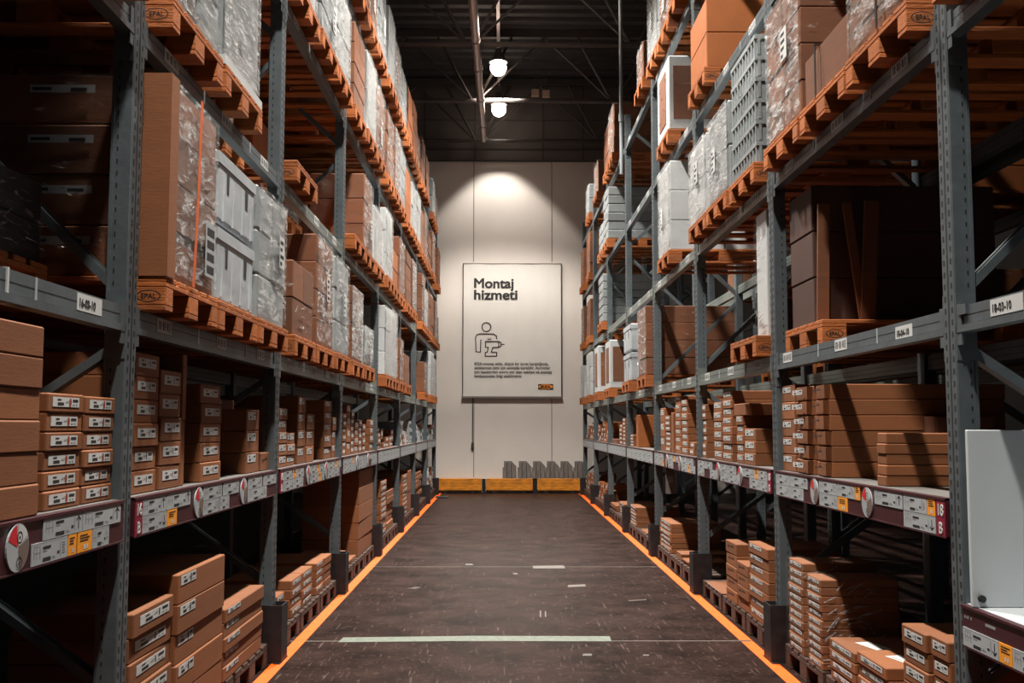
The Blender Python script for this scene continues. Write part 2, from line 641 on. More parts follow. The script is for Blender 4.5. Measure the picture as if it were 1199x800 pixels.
LAYOUT = {   # tags read off the rail: (row from the top, kind, first and last image column)
    (-1, -1): ([15.5], [(0, 'arrow_up', 46, 92), (0, 'arrow_up', 92.5, 137), (1, 'plain', 33, 75.5), (1, 'amber', 76, 86), (1, 'amber', 87, 104), (1, 'plain', 104.5, 124)]),
    (-1, 0): ([228.5, 281.5], [(0, 'arrow_up', 161, 190), (0, 'arrow_up', 190.5, 219), (0, 'plain', 234, 256), (0, 'plain', 257.5, 276), (0, 'plain', 287, 303.5), (0, 'plain', 305, 320),
                             (1, 'arrow_down', 161, 191.5), (1, 'amber', 192, 203.5), (1, 'plain', 234, 253), (1, 'plain', 254, 265), (1, 'plain', 287, 309)]),
    (1, 0): ([957.5, 1019.5], [(0, 'plain', 912, 927.5), (0, 'arrow_up', 928, 949), (0, 'plain', 963, 983.5), (0, 'plain', 984, 1004.5), (0, 'amber', 1005, 1011), (0, 'arrow_up', 1028, 1061), (0, 'plain', 1062, 1089.5), (0, 'amber', 1090, 1099.5),
                               (1, 'plain', 912, 928), (1, 'plain', 928.5, 944), (1, 'plain', 963, 984.5), (1, 'amber', 985, 996), (1, 'arrow_down', 1062, 1099.5)]),
}


def price_rail(root, s, n, z0, z1):
    ya, yb = (post_y(n) + .004, post_y(n + 1) - PW - .004)
    x0, x1 = rng(s, ya, yb)
    b = MB()
    b.box(x0, x1, -.012, .006, z0, z1, BURG)
    b.box(x0, x1, -.018, .03, z1 - .008, z1 + .002, BURG)
    b.box(x0, x1, -.016, .0, z0, z0 + .006, BURG)
    rail = b.build('price_rail', root)
    h = (z1 - z0 - .02) / 2
    L = x1 - x0
    fine = n <= 2
    # number plate stands where the bay begins from the wall of the post: near post on the left, near post on the right
    plate_w = .085
    if fine and z0 > 1 and n in (-1, 0, 1):
        px = x0 + .004 if s < 0 else x1 - .004 - plate_w
        pb = MB()
        pb.box(px, px + plate_w, -.016, -.012, z0 + .006, z1 - .010, CRIM)
        for zz in (.46, .94):
            pb.quad([(px + .012, -.0166, z0 + (z1 - z0) * zz - .018), (px + .055, -.0166, z0 + (z1 - z0) * zz - .018), (px + .055, -.0166, z0 + (z1 - z0) * zz - .024), (px + .012, -.0166, z0 + (z1 - z0) * zz - .024)][::-1], RUST)
        pl = pb.build('number_plate', rail)
        for body, zz in (('16' if s < 0 else '18', .56), ('B', .10)):
            text(body, .066, PAPER, 'plate_number', rail, Matrix.Translation((px + plate_w / 2, -.0165, z0 + (z1 - z0) * zz)) @ STAND, .0012, 'CENTER')
        if s < 0:
            x0 += plate_w + .01
        else:
            x1 -= plate_w + .01
        L = x1 - x0
    r = random.Random(n * 7 + (3 if s > 0 else 0))
    dx = [x0 + L * t for t in ((.36, .68) if n != -1 else (.60, .28))]
    if n == -1 and s < 0:
        dx = [3.30 - 0.0]
    if (s, n) in LAYOUT:
        dx = [lx(s, at_x(u, 600, FACE[s]).y) for u in LAYOUT[(s, n)][0]]
    if fine:
        for d in dx:
            put('round_sign', DISC, rail, (d, -.013, (z0 + z1) / 2))
    else:
        dx = []
    lay = LAYOUT.get((s, n))
    if lay:
        for row, kind, ua, ub in lay[1]:
            va = 600
            ea, eb = sorted((lx(s, at_x(ua, va, FACE[s]).y), lx(s, at_x(ub, va, FACE[s]).y)))
            put('price_tag', make_tag(kind, eb - ea - .003, h, ea), rail, (ea, -.0125, z0 + .008 + (1 - row) * (h + .003)))
    for row in (() if lay else (0, 1)):
        x = x0 + .01
        zz = z0 + .008 + (1 - row) * (h + .003)
        if s > 0 and n == -1 and row == 0:
            tb = MB()
            for xx in (x0 + .02, x0 + .036, x0 + .05, x0 + .075, x0 + .20):
                tb.box(xx, xx + (.008 if xx < x0 + .1 else .08), -.0128, -.0122, zz + h * .45, zz + h * .6, SKETCH)
            tb.build('rail_print', rail)
            continue
        while x < x1 - .12:
            w = r.choice((.30, .34, .38)) if fine else .44
            hit = [d for d in dx if x - .08 < d < x + w + .09]
            if hit:
                lim = hit[0] - .085 - x
                if lim > .16:
                    w = lim
                else:
                    x = hit[0] + .086
                    continue
            w = min(w, x1 - .008 - x)
            kind = r.choice(('arrow_up', 'plain', 'arrow_up')) if row == 0 else r.choice(('plain', 'arrow_down', 'plain'))
            if fine and row == 1 and r.random() < .05:
                x += w * .7
                continue
            me = make_tag(kind, w - .004, h, r.random())
            put('price_tag', me, rail, (x, -.0125, zz))
            x += w
            if fine and r.random() < .3 and x < x1 - .3 and not any(x - .08 < d < x + .2 for d in dx):
                put('price_tag', make_tag('amber', .1, h, r.random()), rail, (x, -.0125, zz))
                x += .104
    return rail


PLATE_BARS = [(.08, .13, .2, .8), (.17, .25, .2, .8), (.30, .34, .45, .55), (.38, .46, .2, .8), (.50, .55, .2, .8), (.60, .63, .45, .55), (.67, .75, .2, .8), (.80, .82, .15, .85), (.85, .88, .15, .85), (.91, .93, .15, .85)]


def location_label(beam, x, z, words=None, w=.20, h=.062):
    b = MB()
    b.box(x, x + w, .0095, .0118, z, z + h, PAPER)
    if not words:
        for a in PLATE_BARS:
            b.quad([(x + a[0] * w, .009, z + a[2] * h), (x + a[1] * w, .009, z + a[2] * h), (x + a[1] * w, .009, z + a[3] * h), (x + a[0] * w, .009, z + a[3] * h)], INK)
    o = b.build('location_label', beam)
    if words:
        text(words, h * .68, INK, 'label_number', beam, Matrix.Translation((x + .012, .0093, z + h * .25)) @ STAND, .0004)
    return o


PM = {s: post_mesh(s) for s in (-1, 1)}


def build_rack(s, back=False):
    face = FACE[s] + (s * (DEPTH + .14) if back else 0)
    root = bpy.data.objects.new('pallet_rack', None)
    COL.objects.link(root)
    root.location = (face, 0, 0)
    root.rotation_euler = (0, 0, RZ[s])
    if back:
        tag(root, 'grey steel pallet rack standing back to back behind the %s-hand aisle rack' % SIDE[s], 'rack', 'steel pallet racks')
    else:
        tag(root, 'tall grey steel pallet rack with price shelf along the %s side of the aisle' % SIDE[s], 'rack', 'steel pallet racks')
    for n in range(-1 if back else 0, NP):
        u = put('upright_frame', PM[s], root, (lx(s, post_y(n)), 0, 0))
        for i, me in enumerate(BR):
            if n > 5 and i > 4:
                continue
            br = put('brace', me, u, (-PW / 2 if s < 0 else PW / 2, 0, 0))
    for n in range(-1, NP - 1):
        for lv, (z0, z1) in LEV.items():
            if n < 1 and lv == 5 or n < -1 and lv == 4:
                continue
            mt = STEEL_G if (n >= 1 and lv <= 3) else STEEL
            bm = put('cross_member', beam_mesh(s, n, z0, z1, False, mt), root)
            put('cross_member', beam_mesh(s, n, z0, z1, True, mt), root)
            if back:
                continue
            a, c = rng(s, post_y(n), post_y(n + 1) - PW)
            z = z0 + .036
            if lv == 2 and s < 0 and n == -1:
                location_label(bm, lx(s, 3.74), z, '16-03-10', .23)
                cb = MB()
                cb.box(3.20, 3.212, .006, .064, z0 - .004, z1 + .004, PAPER)
                cb.build('white_cable_tie', bm)
            elif lv == 2 and s > 0 and n == -1:
                location_label(bm, lx(s, 3.92), z, '18-03-10', .25)
                cb = MB()
                cb.box(lx(s, 4.18), lx(s, 4.11), .0, .012, z1 - .035, z1 + .006, STEEL)
                cb.build('beam_clip', bm)
            elif lv == 2 and s > 0 and n == 0:
                location_label(bm, lx(s, 4.88), z - .012, '18-04-10', .20)
                location_label(bm, lx(s, 5.78), z)
                location_label(bm, lx(s, 6.85), z)
            elif n <= 3:
                for t in (.10, .46, .80):
                    location_label(bm, a + (c - a) * t + .02, z)
            if n <= 2:
                for t in (.34, .70):
                    cb = MB()
                    xx = a + (c - a) * t
                    cb.box(xx, xx + .012, .0085, .0119, z0 + .03, z1, PAPER_G)
                    cb.build('white_mark', bm)
        if back:
            continue
        low = s > 0 and n == -1
        z0, z1, ds = (RAIL0, RAIL1, 0) if not low else (RAIL0 - .405, RAIL1 - .405, -.405)
        a, c = rng(s, post_y(n) + .002, post_y(n + 1) - PW - .002)
        d = MB()
        d.box(a, c, .008, DEPTH - PD - .05, SHELF_Z - .022 + ds, SHELF_Z + ds, DECK if not low else PANEL)
        d.box(a, c, .012, .06, SHELF_Z - .12 + ds, SHELF_Z - .022 + ds, STEEL)
        d.box(a, c, DEPTH - PD - .1, DEPTH - PD - .05, SHELF_Z - .12 + ds, SHELF_Z - .022 + ds, STEEL)
        d.build('shelf_deck', root)
        price_rail(root, s, n, z0, z1)
    return root


RACK = {-1: build_rack(-1), 1: build_rack(1)}
build_rack(1, True)

# floor-mounted guards at the front posts
for s in (-1, 1):
    for n in range(1, NP):
        b = MB()
        x0, x1 = (-PW - .035, .035) if s < 0 else (-.035, PW + .035)
        h = .37
        b.box(x0, x1, -.075, -.067, 0, h, GUARD)
        b.box(x0, x0 + .008, -.067, .10, 0, h, GUARD)
        b.box(x1 - .008, x1, -.067, .10, 0, h, GUARD)
        b.box(x0 - .03, x1 + .03, -.075, -.03, 0, .008, GUARD)
        g = b.build('post_guard', None, (FACE[s], post_y(n), 0), RZ[s])
        tag(g, 'dark steel impact guard at foot of the %s post along the %s rack' % (ORD[n], SIDE[s]), 'post guard', 'steel post guards')
        l = MB()
        l.box(x0 + .008, x1 - .008, -.067, -.064, .01, h - .003, ORANGE_IN)
        tagp = l.build('orange_lining', g)

# ------------------------------------------------------------------ pallets
def pallet_parts(mt):
    d = MB()
    for x0, x1 in ((-.4, -.255), (-.215, -.115), (-.0725, .0725), (.115, .215), (.255, .4)):
        d.cbox(x0, x1, 0, 1.2, .122, .144, mt, .003)
    for y0, y1 in ((0, .145), (.5275, .6725), (1.055, 1.2)):
        d.cbox(-.4, .4, y0, y1, .1, .122, mt, .003)
    deck = d.mesh('deck')
    k = MB()
    k.cbox(-.05, .05, 0, .145, .022, .1, mt, .004)
    blk = k.mesh('block')
    k = MB()
    k.cbox(-.0725, .0725, 0, .145, .022, .1, mt, .004)
    blkm = k.mesh('block')
    k = MB()
    k.cbox(-.05, .05, 0, 1.2, 0, .022, mt, .003)
    run = k.mesh('bottom_board')
    k = MB()
    k.cbox(-.0725, .0725, 0, 1.2, 0, .022, mt, .003)
    runm = k.mesh('bottom_board')
    w = MB()
    for x0, x1 in ((-.4, -.255), (-.215, -.115), (-.0725, .0725), (.115, .215), (.255, .4)):
        w.box(x0, x1, 0, 1.2, .122, .144, mt)
    for y0, y1 in ((0, .145), (.5275, .6725), (1.055, 1.2)):
        w.box(-.4, .4, y0, y1, .1, .122, mt)
        for x0, x1 in ((-.4, -.3), (-.0725, .0725), (.3, .4)):
            w.box(x0, x1, y0, y1, .022, .1, mt)
    for x0, x1 in ((-.4, -.3), (-.0725, .0725), (.3, .4)):
        w.box(x0, x1, 0, 1.2, 0, .022, mt)
    return deck, blk, blkm, run, runm, w.mesh('wooden_pallet')


PP = pallet_parts(PALLET)
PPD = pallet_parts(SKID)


def ring_mesh():
    b = MB()
    n = 22
    for i in range(n):
        a, c = 2 * math.pi * i / n, 2 * math.pi * (i + 1) / n
        b.quad([(x * .052, 0, z * .026) for x, z in ((math.cos(a), math.sin(a)), (math.cos(c), math.sin(c)), (.9 * math.cos(c), .86 * math.sin(c)), (.9 * math.cos(a), .86 * math.sin(a)))], INK)
    return b.mesh('oval_stamp')


RING = ring_mesh()
_t = text('EPAL', .030, INK, 'oval_stamp', None, Matrix.Translation((0, 0, -.0105)) @ STAND, .0006, 'CENTER', .0002)
STAMP_T = _t.data
bpy.data.objects.remove(_t)


def make_pallet(loc, rz, s, detail, label, group, P=PP, wscale=1.0):
    if not detail:
        o = put('wooden_pallet', P[5], None, loc, rz)
    else:
        o = put('wooden_pallet', P[0], None, loc, rz)
        for x, mb, mr in ((-.35, P[1], P[3]), (0, P[2], P[4]), (.35, P[1], P[3])):
            put('bottom_board', mr, o, (x, 0, 0))
            for y in (0, .5275, 1.055):
                bk = put('block', mb, o, (x, y, 0))
                if detail == 2 and y == 0 and x == (-.35 if s < 0 else .35):
                    q = (-.0508 if s < 0 else .0508)
                    st = put('oval_stamp', RING, bk, (q, .0725, .061), -math.pi / 2 if s < 0 else math.pi / 2)
                    put('stamp_letters', STAMP_T, bk, (q, .0725, .061), -math.pi / 2 if s < 0 else math.pi / 2)
    tag(o, label, 'pallet', group)
    return o


# ------------------------------------------------------------------ pallet loads
def film_shell(w, y0, y1, z0, z1, mt, seed, nx=7, side=None):
    side = side or mt
    r = random.Random(seed)
    b = MB()
    e = .008

    def grid(o, du, dv, nrm, nu, nv):
        vs = []
        for i in range(nu + 1):
            for j in range(nv + 1):
                edge = i in (0, nu) or j in (0, nv)
                k = e * .6 if edge else e * .4 + r.random() * .016
                vs.append(tuple(Vector(o) + Vector(du) * (i / nu) + Vector(dv) * (j / nv) + Vector(nrm) * k))
        b.add(vs, [(i * (nv + 1) + j, (i + 1) * (nv + 1) + j, (i + 1) * (nv + 1) + j + 1, i * (nv + 1) + j + 1) for i in range(nu) for j in range(nv)], mt)
    h = z1 - z0
    grid((-w / 2, y0, z0), (w, 0, 0), (0, 0, h), (0, -1, 0), nx, nx + 3)
    mt = side
    grid((w / 2, y1, z0), (-w, 0, 0), (0, 0, h), (0, 1, 0), nx, nx)
    grid((-w / 2, y1, z0), (0, y0 - y1, 0), (0, 0, h), (-1, 0, 0), nx, nx + 3)
    grid((w / 2, y0, z0), (0, y1 - y0, 0), (0, 0, h), (1, 0, 0), nx, nx + 3)
    grid((-w / 2, y0, z1), (w, 0, 0), (0, y1 - y0, 0), (0, 0, 1), nx, nx)
    b.smooth = True
    return b.mesh('stretch_film')


KIND = {  # carton material, film, rows high, columns, words
    'brown': (KRAFT_L, FILM_T, .22, 2, 'brown cartons under clear stretch film'),
    'brownfilm': (KRAFT_L, FILM, .24, 2, 'brown cartons under glare-whitened stretch film'),
    'browntall': (KRAFT_L, FILM, .20, 1, 'tall brown cartons with orange strap'),
    'bare': (KRAFT_O, None, .26, 1, 'unwrapped orange brown cartons'),
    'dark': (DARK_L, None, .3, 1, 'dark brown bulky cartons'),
    'white': (WHITE, FILM_H, .3, 2, 'white cartons wrapped in film'),
    'whitefilm': (KRAFT_L, FILM_H, .17, 2, 'stacked cartons under thick white film'),
    'glare': (WHITE, FILM_H, .45, 1, 'shiny white cartons under tight film'),
    'grey': (GREY, FILM, .24, 2, 'grey cartons wrapped in film'),
    'greyfilm': (GREY, FILM_H, .3, 2, 'grey cartons under crinkled film'),
    'crate': (GREY, FILM_T, .15, 1, 'grey ribbed plastic crates'),
    'layers': (GREY, FILM_T, .15, 3, 'pale grey bagged layers'),
    'hood': (HOOD, None, .42, 1, 'white plastic hood with hand holes'),
    'low': (KRAFT_L, None, .2, 1, 'low long brown cartons with a black strap'),
    'flat': (KRAFT_L, FILM, .12, 1, 'flat brown cartons under silvery film'),
    'window': (WHITE, FILM_T, .8, 1, 'white boxed goods with a brown middle'),
    'board': (GREY, FILM_H, .8, 1, 'silver film over white base board'),
    'plank': (WHITE, FILM_T, .9, 1, 'a tall narrow white wrapped board'),
    'small': (KRAFT_L, FILM, .25, 1, 'a small bundle of brown cartons in film'),
    'dim': (GUARD, FILM_D, .15, 1, 'low dark goods under glinting film'),
}


def make_load(kind, w, y0, y1, h, loc, rz, s, near, seed):
    """goods on one pallet, local origin at the middle of the pallet's aisle edge, on top of the deck"""
    r = random.Random(seed)
    cm, fm, ch, cols, wd = KIND[kind]
    root = bpy.data.objects.new('wrapped_load' if fm else 'pallet_load', None)
    COL.objects.link(root)
    root.location = loc
    root.rotation_euler = (0, 0, rz)
    ns = -1 if s < 0 else 1        # local x sign that faces the viewer

    if kind in ('hood',):
        zs = h * .5
        for z0, z1 in ((0, zs), (zs, h)):
            b = MB()
            b.smooth = False
            b.cbox(-w / 2, w / 2, y0, y1, z0 + (.02 if z0 else 0), z1, HOOD, .02)
            b.box(-w / 2 - .006, w / 2 + .006, y0 - .006, y1, z0 + (z1 - z0) * .82, z1 - .012, HOOD)
            # draped folds
            for i in range(4):
                x = -w / 2 + w * (.12 + .25 * i)
                b.cyl((x, y0 + .004, z0 + .03), (x + .03, y0 + .004, z0 + (z1 - z0) * .8), .012, HOOD, 7, .004)
            sh = b.build('plastic_sheet', root)
            hb = MB()
            hb.quad([(-.03 + .2, y0 - .002, z0 + (z1 - z0) * .50), (.02 + .2, y0 - .002, z0 + (z1 - z0) * .48), (.03 + .2, y0 - .002, z0 + (z1 - z0) * .76), (-.035 + .2, y0 - .002, z0 + (z1 - z0) * .78)], INK)
            hb.quad([(-.22, y0 - .002, z0 + (z1 - z0) * .50), (-.18, y0 - .002, z0 + (z1 - z0) * .48), (-.175, y0 - .002, z0 + (z1 - z0) * .76), (-.225, y0 - .002, z0 + (z1 - z0) * .78)], INK)
            hb.build('hand_hole', sh)
    else:
        n = max(1, round(h / ch))
        hh = h / n
        for i in range(n):
            if kind == 'crate':
                b = MB()
                z0, z1 = i * hh, (i + 1) * hh
                b.box(-w / 2 + .015, w / 2 - .015, y0 + .015, y1 - .015, z0, z1 - .002, cm)
                b.box(-w / 2, w / 2, y0, y1, z1 - .035, z1 - .004, cm)
                for t in range(9):
                    x = -w / 2 + .02 + (w - .06) * t / 8
                    b.box(x, x + .02, y0 + .002, y0 + .016, z0 + .005, z1 - .03, cm)
                for t in range(11):
                    y = y0 + .02 + (y1 - y0 - .06) * t / 10
                    q = (-w / 2 + .002, -w / 2 + .016) if ns < 0 else (w / 2 - .016, w / 2 - .002)
                    b.box(*q, y, y + .02, z0 + .005, z1 - .03, cm)
                b.build('crate', root)
                continue
            if kind == 'window':
                b = MB()
                b.cbox(-w / 2, w / 2, y0, y1, 0, h, WHITE, .012)
                b.build('carton', root)
                b = MB()
                b.box(-w * .28, w * .28, y0 - .006, y0, h * .14, h * .86, KRAFT_L)
                q = (-w / 2 - .004, -w / 2) if ns < 0 else (w / 2, w / 2 + .004)
                b.box(*q, y0 + .05, y0 + (y1 - y0) * .7, h * .14, h * .86, KRAFT_L)
                b.build('brown_insert', root)
                break
            nc = cols if near or cols == 3 else 1
            for c in range(nc):
                for dcol in ((0, 1) if (near and cols > 1) else (0,)):
                    jx = r.uniform(-.006, .006) if n > 1 else 0
                    jy = r.uniform(0, .012)
                    xa, xb = -w / 2 + w * c / nc + .003, -w / 2 + w * (c + 1) / nc - .003
                    if near and cols > 1:
                        ym = (y0 + y1) / 2
                        ya, yb = (y0, ym - .003) if dcol == 0 else (ym + .003, y1)
                    else:
                        ya, yb = y0, y1
                    b = MB()
                    b.cbox(xa + max(jx, 0), xb + min(jx, 0), ya + jy, yb, i * hh + .002, (i + 1) * hh - .002, cm, .012 if kind in ('layers', 'grey', 'greyfilm') else .006)
                    if not near and cols > 1 and not (cols == 3):
                        b.box(-.004, .004, ya + jy - .001, ya + jy, i * hh + .004, (i + 1) * hh - .004, HOLE)
                    cb = b.build('carton', root)
                    if kind == 'browntall' and near:
                        # printed white strips on the flank
                        for t in (0.52,):
                            q = MB()
                            xf = (-w / 2 - .0012) if ns < 0 else (w / 2 + .0012)
                            for (a, e, z0, z1, mm) in ((.27, .51, .62, .78, PAPER_G), (.30, .36, .65, .72, INK), (.43, .50, .67, .73, INK)):
                                of = 0 if mm is PAPER_G else (-.0006 if ns < 0 else .0006)
                                q.quad([(xf + of, ya + (yb - ya) * a, i * hh + hh * z0), (xf + of, ya + (yb - ya) * e, i * hh + hh * z0), (xf + of, ya + (yb - ya) * e, i * hh + hh * z1), (xf + of, ya + (yb - ya) * a, i * hh + hh * z1)], mm)
                            if i in (0, 1, 2, 3):
                                q.build('sticker', cb)
        if kind == 'board':
            b = MB()
            b.box(-w / 2 - .015, w / 2 + .015, y0 - .02, y1, 0, .05, WHITE)
            b.build('base_board', root)
    if fm:
        z0 = .03 if kind != 'board' else .055
        put('stretch_film', film_shell(w + .004, y0 - .002, y1 + .002, z0, h + .003, fm, seed, 8 if near else 5, FILM_T), root)  # aisle face takes the whiter film, painting lamp glare into its colour
        if near:   # gathered film wrinkles along the edges
            b = MB()
            for i in range(10):
                x, z = r.uniform(-w / 2, w / 2 - .12), r.uniform(.05, h - .1)
                b.cyl((x, y0 - .012, z), (x + r.uniform(.05, .16), y0 - .013, z + r.uniform(-.03, .05)), .0035, FILM_H, 5, .001)
            b.build('film_wrinkle', root)
    if kind == 'browntall':
        b = MB()
        q = -w / 2 if ns < 0 else w / 2 - .10
        b.box(q - .012 if ns < 0 else q, q + .09 if ns < 0 else q + .112, y0 - .020, y0 - .014, .0, h, KRAFT)
        p = -w / 2 - .018 if ns < 0 else w / 2 + .012
        b.box(p, p + .006, y0 - .02, y0 + .10, .0, h, KRAFT)
        b.build('corner_guard', root)
        b = MB()
        b.bar((.03, y0 - .022, h + .012), (.0, y0 - .024, h * .5), .030, .003, STRAP_O, (0, 1, 0))
        b.bar((.0, y0 - .024, h * .5), (-.035, y0 - .022, .0), .030, .003, STRAP_O, (0, 1, 0))
        b.build('orange_strap', root)
        b = MB()
        b.box(.14, .30, y0 - .0235, y0 - .0215, .08, .34, PAPER_G)
        for i in range(4):
            b.box(.16, .28, y0 - .0245, y0 - .0236, .10 + i * .06, .135 + i * .06, INK)
        b.build('shipping_label', root)
    if kind in ('low', 'flat'):
        b = MB()
        for x in (-.12,) if kind == 'low' else (.05,):
            b.box(x, x + .022, y0 - .024, y0 - .02, .001, h + .006, STRAP_B)
            b.box(x, x + .022, y0 - .024, y1, h + .02 if fm else h + .001, h + .024 if fm else h + .004, STRAP_B)
        b.build('black_strap', root)
    if kind in ('brownfilm', 'greyfilm', 'grey', 'white') and near:
        x, zl = r.uniform(-.2, .1), h * r.uniform(.15, .5)
        b = MB()
        b.box(x, x + .14, y0 - .026, y0 - .0245, zl, zl + .20, PAPER)
        for i in range(4):
            b.box(x + .015, x + .05 + .07 * r.random(), y0 - .027, y0 - .0261, zl + .02 + i * .045, zl + .04 + i * .045, INK)
        b.build('shipping_label', root)
    if kind == 'plank':
        pass
    return root, wd


def slot_y(n, i):
    return post_y(n) + .06 + .4 + i * .86


SLOTS = ['near slot', 'middle slot', 'far slot']
SHORT = {2: 'lowest level', 3: 'second level', 4: 'third level', 5: 'top level'}
LOADS = {
    # (side, level, bay): three slots, nearest first; (kind, height[, inset]) | 'empty' | None
    (-1, 3, -1): [('grey', .7), ('brown', .75), ('brown', .7)],
    (1, 3, -1): [('brown', .7), ('grey', .7), ('brown', .75)],
    (-1, 4, 0): [('brown', .8), ('grey', .8), ('brown', .75)],  # unseen loads above the view, added to block lamp light
    (1, 4, 0): [('brown', .7), ('white', .75), None],  # also out of view, added to keep lamp light off the bays below
    (-1, 2, -1): [None, None, ('dim', .32, .36)],
    (-1, 2, 0): [('browntall', .87), ('hood', .78), ('grey', .80)],
    (-1, 2, 1): [('brown', .52), ('brownfilm', .86), ('grey', .83)],
    (-1, 2, 2): [('whitefilm', .72), ('greyfilm', .42), None],
    (-1, 2, 3): [('white', .85), ('glare', .9), ('small', .6)],
    (-1, 2, 4): [('brown', .45), None, None],
    (-1, 2, 5): [None, ('brownfilm', .55), None],
    (-1, 2, 6): [('white', .88), ('white', .8), None],
    (-1, 3, 0): [('grey', .75), ('board', .72), ('small', .62, .3)],
    (-1, 3, 1): ['empty', ('bare', .62, .5), ('white', .30, .45)],
    (-1, 3, 2): ['empty', ('brownfilm', .80), ('glare', .65)],
    (-1, 3, 3): [('white', .85), ('bare', .5), ('brownfilm', .8)],
    (-1, 3, 4): [('brown', .8), ('whitefilm', .8), None],
    (-1, 3, 5): [('brownfilm', .85), ('white', .7), ('brown', .75)],
    (-1, 3, 6): [('brown', .8), ('whitefilm', .8), ('brown', .6)],
    (-1, 4, 1): [('white', .80), ('grey', .85), ('glare', .75)],
    (-1, 4, 2): [('brown', .82), ('glare', .85), ('brownfilm', .8)],
    (-1, 4, 3): [('brownfilm', .8), ('whitefilm', .85), ('grey', .8)],
    (-1, 4, 4): [('bare', .8), ('white', .75), ('white', .8)],
    (-1, 4, 5): [('brown', .75), ('brownfilm', .85), ('brown', .6)],
    (-1, 4, 6): [('brownfilm', .85), None, ('brown', .8)],
    (-1, 5, 2): [('brown', .8), ('brownfilm', .85), ('grey', .85)],
    (-1, 5, 3): [('glare', .9), ('whitefilm', .8), ('greyfilm', .7)],
    (-1, 5, 4): [('bare', .8), ('brown', .85), ('brownfilm', .6)],
    (-1, 5, 5): [('brown', .8), ('brown', .7), None],
    (-1, 5, 6): [('greyfilm', .7), ('brownfilm', .6), None],
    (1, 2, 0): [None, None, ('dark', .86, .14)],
    (1, 2, 1): [('plank', .92), None, None],
    (1, 2, 3): [('brownfilm', .85), None, ('hood', .80)],
    (1, 2, 4): [None, None, ('window', .80)],
    (1, 2, 5): [None, ('window', .85), None],
    (1, 2, 6): [('white', .85), None, ('white', .7)],
    (1, 3, 0): [('flat', .36), ('low', .30), ('brownfilm', .90)],
    (1, 3, 1): [('crate', .92), ('greyfilm', .72), ('white', .70)],
    (1, 3, 2): [None, ('white', .95), None],
    (1, 3, 5): [('layers', .85), None, None],
    (1, 3, 6): [('brown', .75), None, ('brownfilm', .8)],
    (1, 4, 1): [None, None, ('bare', .62)],
    (1, 4, 2): [None, ('window', .80), None],
    (1, 4, 3): [None, None, None],
    (1, 4, 4): [None, None, ('layers', .88)],
    (1, 4, 5): [('layers', .5), None, None],
    (1, 4, 6): [('brown', .85), None, ('brown', .8)],
    (1, 5, 2): [('brown', .5), ('brownfilm', .6), ('greyfilm', .85)],
    (1, 5, 3): [('small', .5), None, None],
    (1, 5, 4): [None, ('brownfilm', .80), ('brown', .75)],
    (1, 5, 5): [None, ('brownfilm', .6), None],
    (1, 5, 6): [('greyfilm', .6), None, None],
}
seed = 100
for (s, lv, n), slots in LOADS.items():
    z = LEV[lv][1]
    for i, sp in enumerate(slots):
        if not sp:
            continue
        seed += 1
        kind, h, inset = ('empty', 0, 0) if sp == 'empty' else (sp + (0,))[:3]
        near = n <= 2
        where = '%s rack, %s, %s bay, %s' % (SIDE[s], SHORT[lv], ORD[n + 1], SLOTS[i])
        pin = inset if s < 0 else min(inset, .34)
        over = .10 - rnd.uniform(0, .02) - pin
        loc = (FACE[s] - s * over, slot_y(n, i), z + .0005)
        det = 0 if n > 2 else 2 if (n <= 1) else 1
        lab = 'loaded orange pallet, ' + where
        if kind == 'empty':
            lab = 'empty orange pallet, ' + where
        make_pallet(loc, RZ[s], s, det, lab, 'wooden pallets on the %s rack' % SIDE[s])
        if kind == 'empty':
            continue
        lz = z + .145
        w, y0, y1 = .78, .012 + rnd.uniform(0, .02) + inset - pin, 1.17
        if kind == 'plank':
            w, y0, y1 = .30, .12, .24
            loc = (loc[0], loc[1] - .08, loc[2])
        if kind == 'small':
            w, y1 = .55, .7
        if kind == 'dark':
            w = .50
            loc = (loc[0], loc[1] + .13, loc[2])
        ld, wd = make_load(kind, w, y0, y1, h, (loc[0], loc[1], lz), RZ[s], s, near, seed)
        tag(ld, '%s, %s rack, %s, %s bay, %s' % (wd, SIDE[s], SHORT[lv], ORD[n + 1], SLOTS[i]), 'pallet load', 'loads on the %s rack' % SIDE[s])

# tall boards leaning at the back of the dark bay on the right
for i, (x0, x1, w_) in enumerate(((.10, .12, .07), (.245, .335, .05), (.345, .385, .085))):
    b = MB()
    b.bar((0, x1 if i == 1 else x0, 0.001), (0, x0 if i == 1 else x1, .72), w_, .02, KRAFT_L, (1, 0, 0))
    o = b.build('timber_board', None, (FACE[1], 6.28 - .04 * i, LEV[2][1] + .1475), RZ[1])
    tag(o, '%s of three brown boards standing in the dark second bay, right rack' % ORD[i], 'board', 'boards standing on the lowest pallet level')

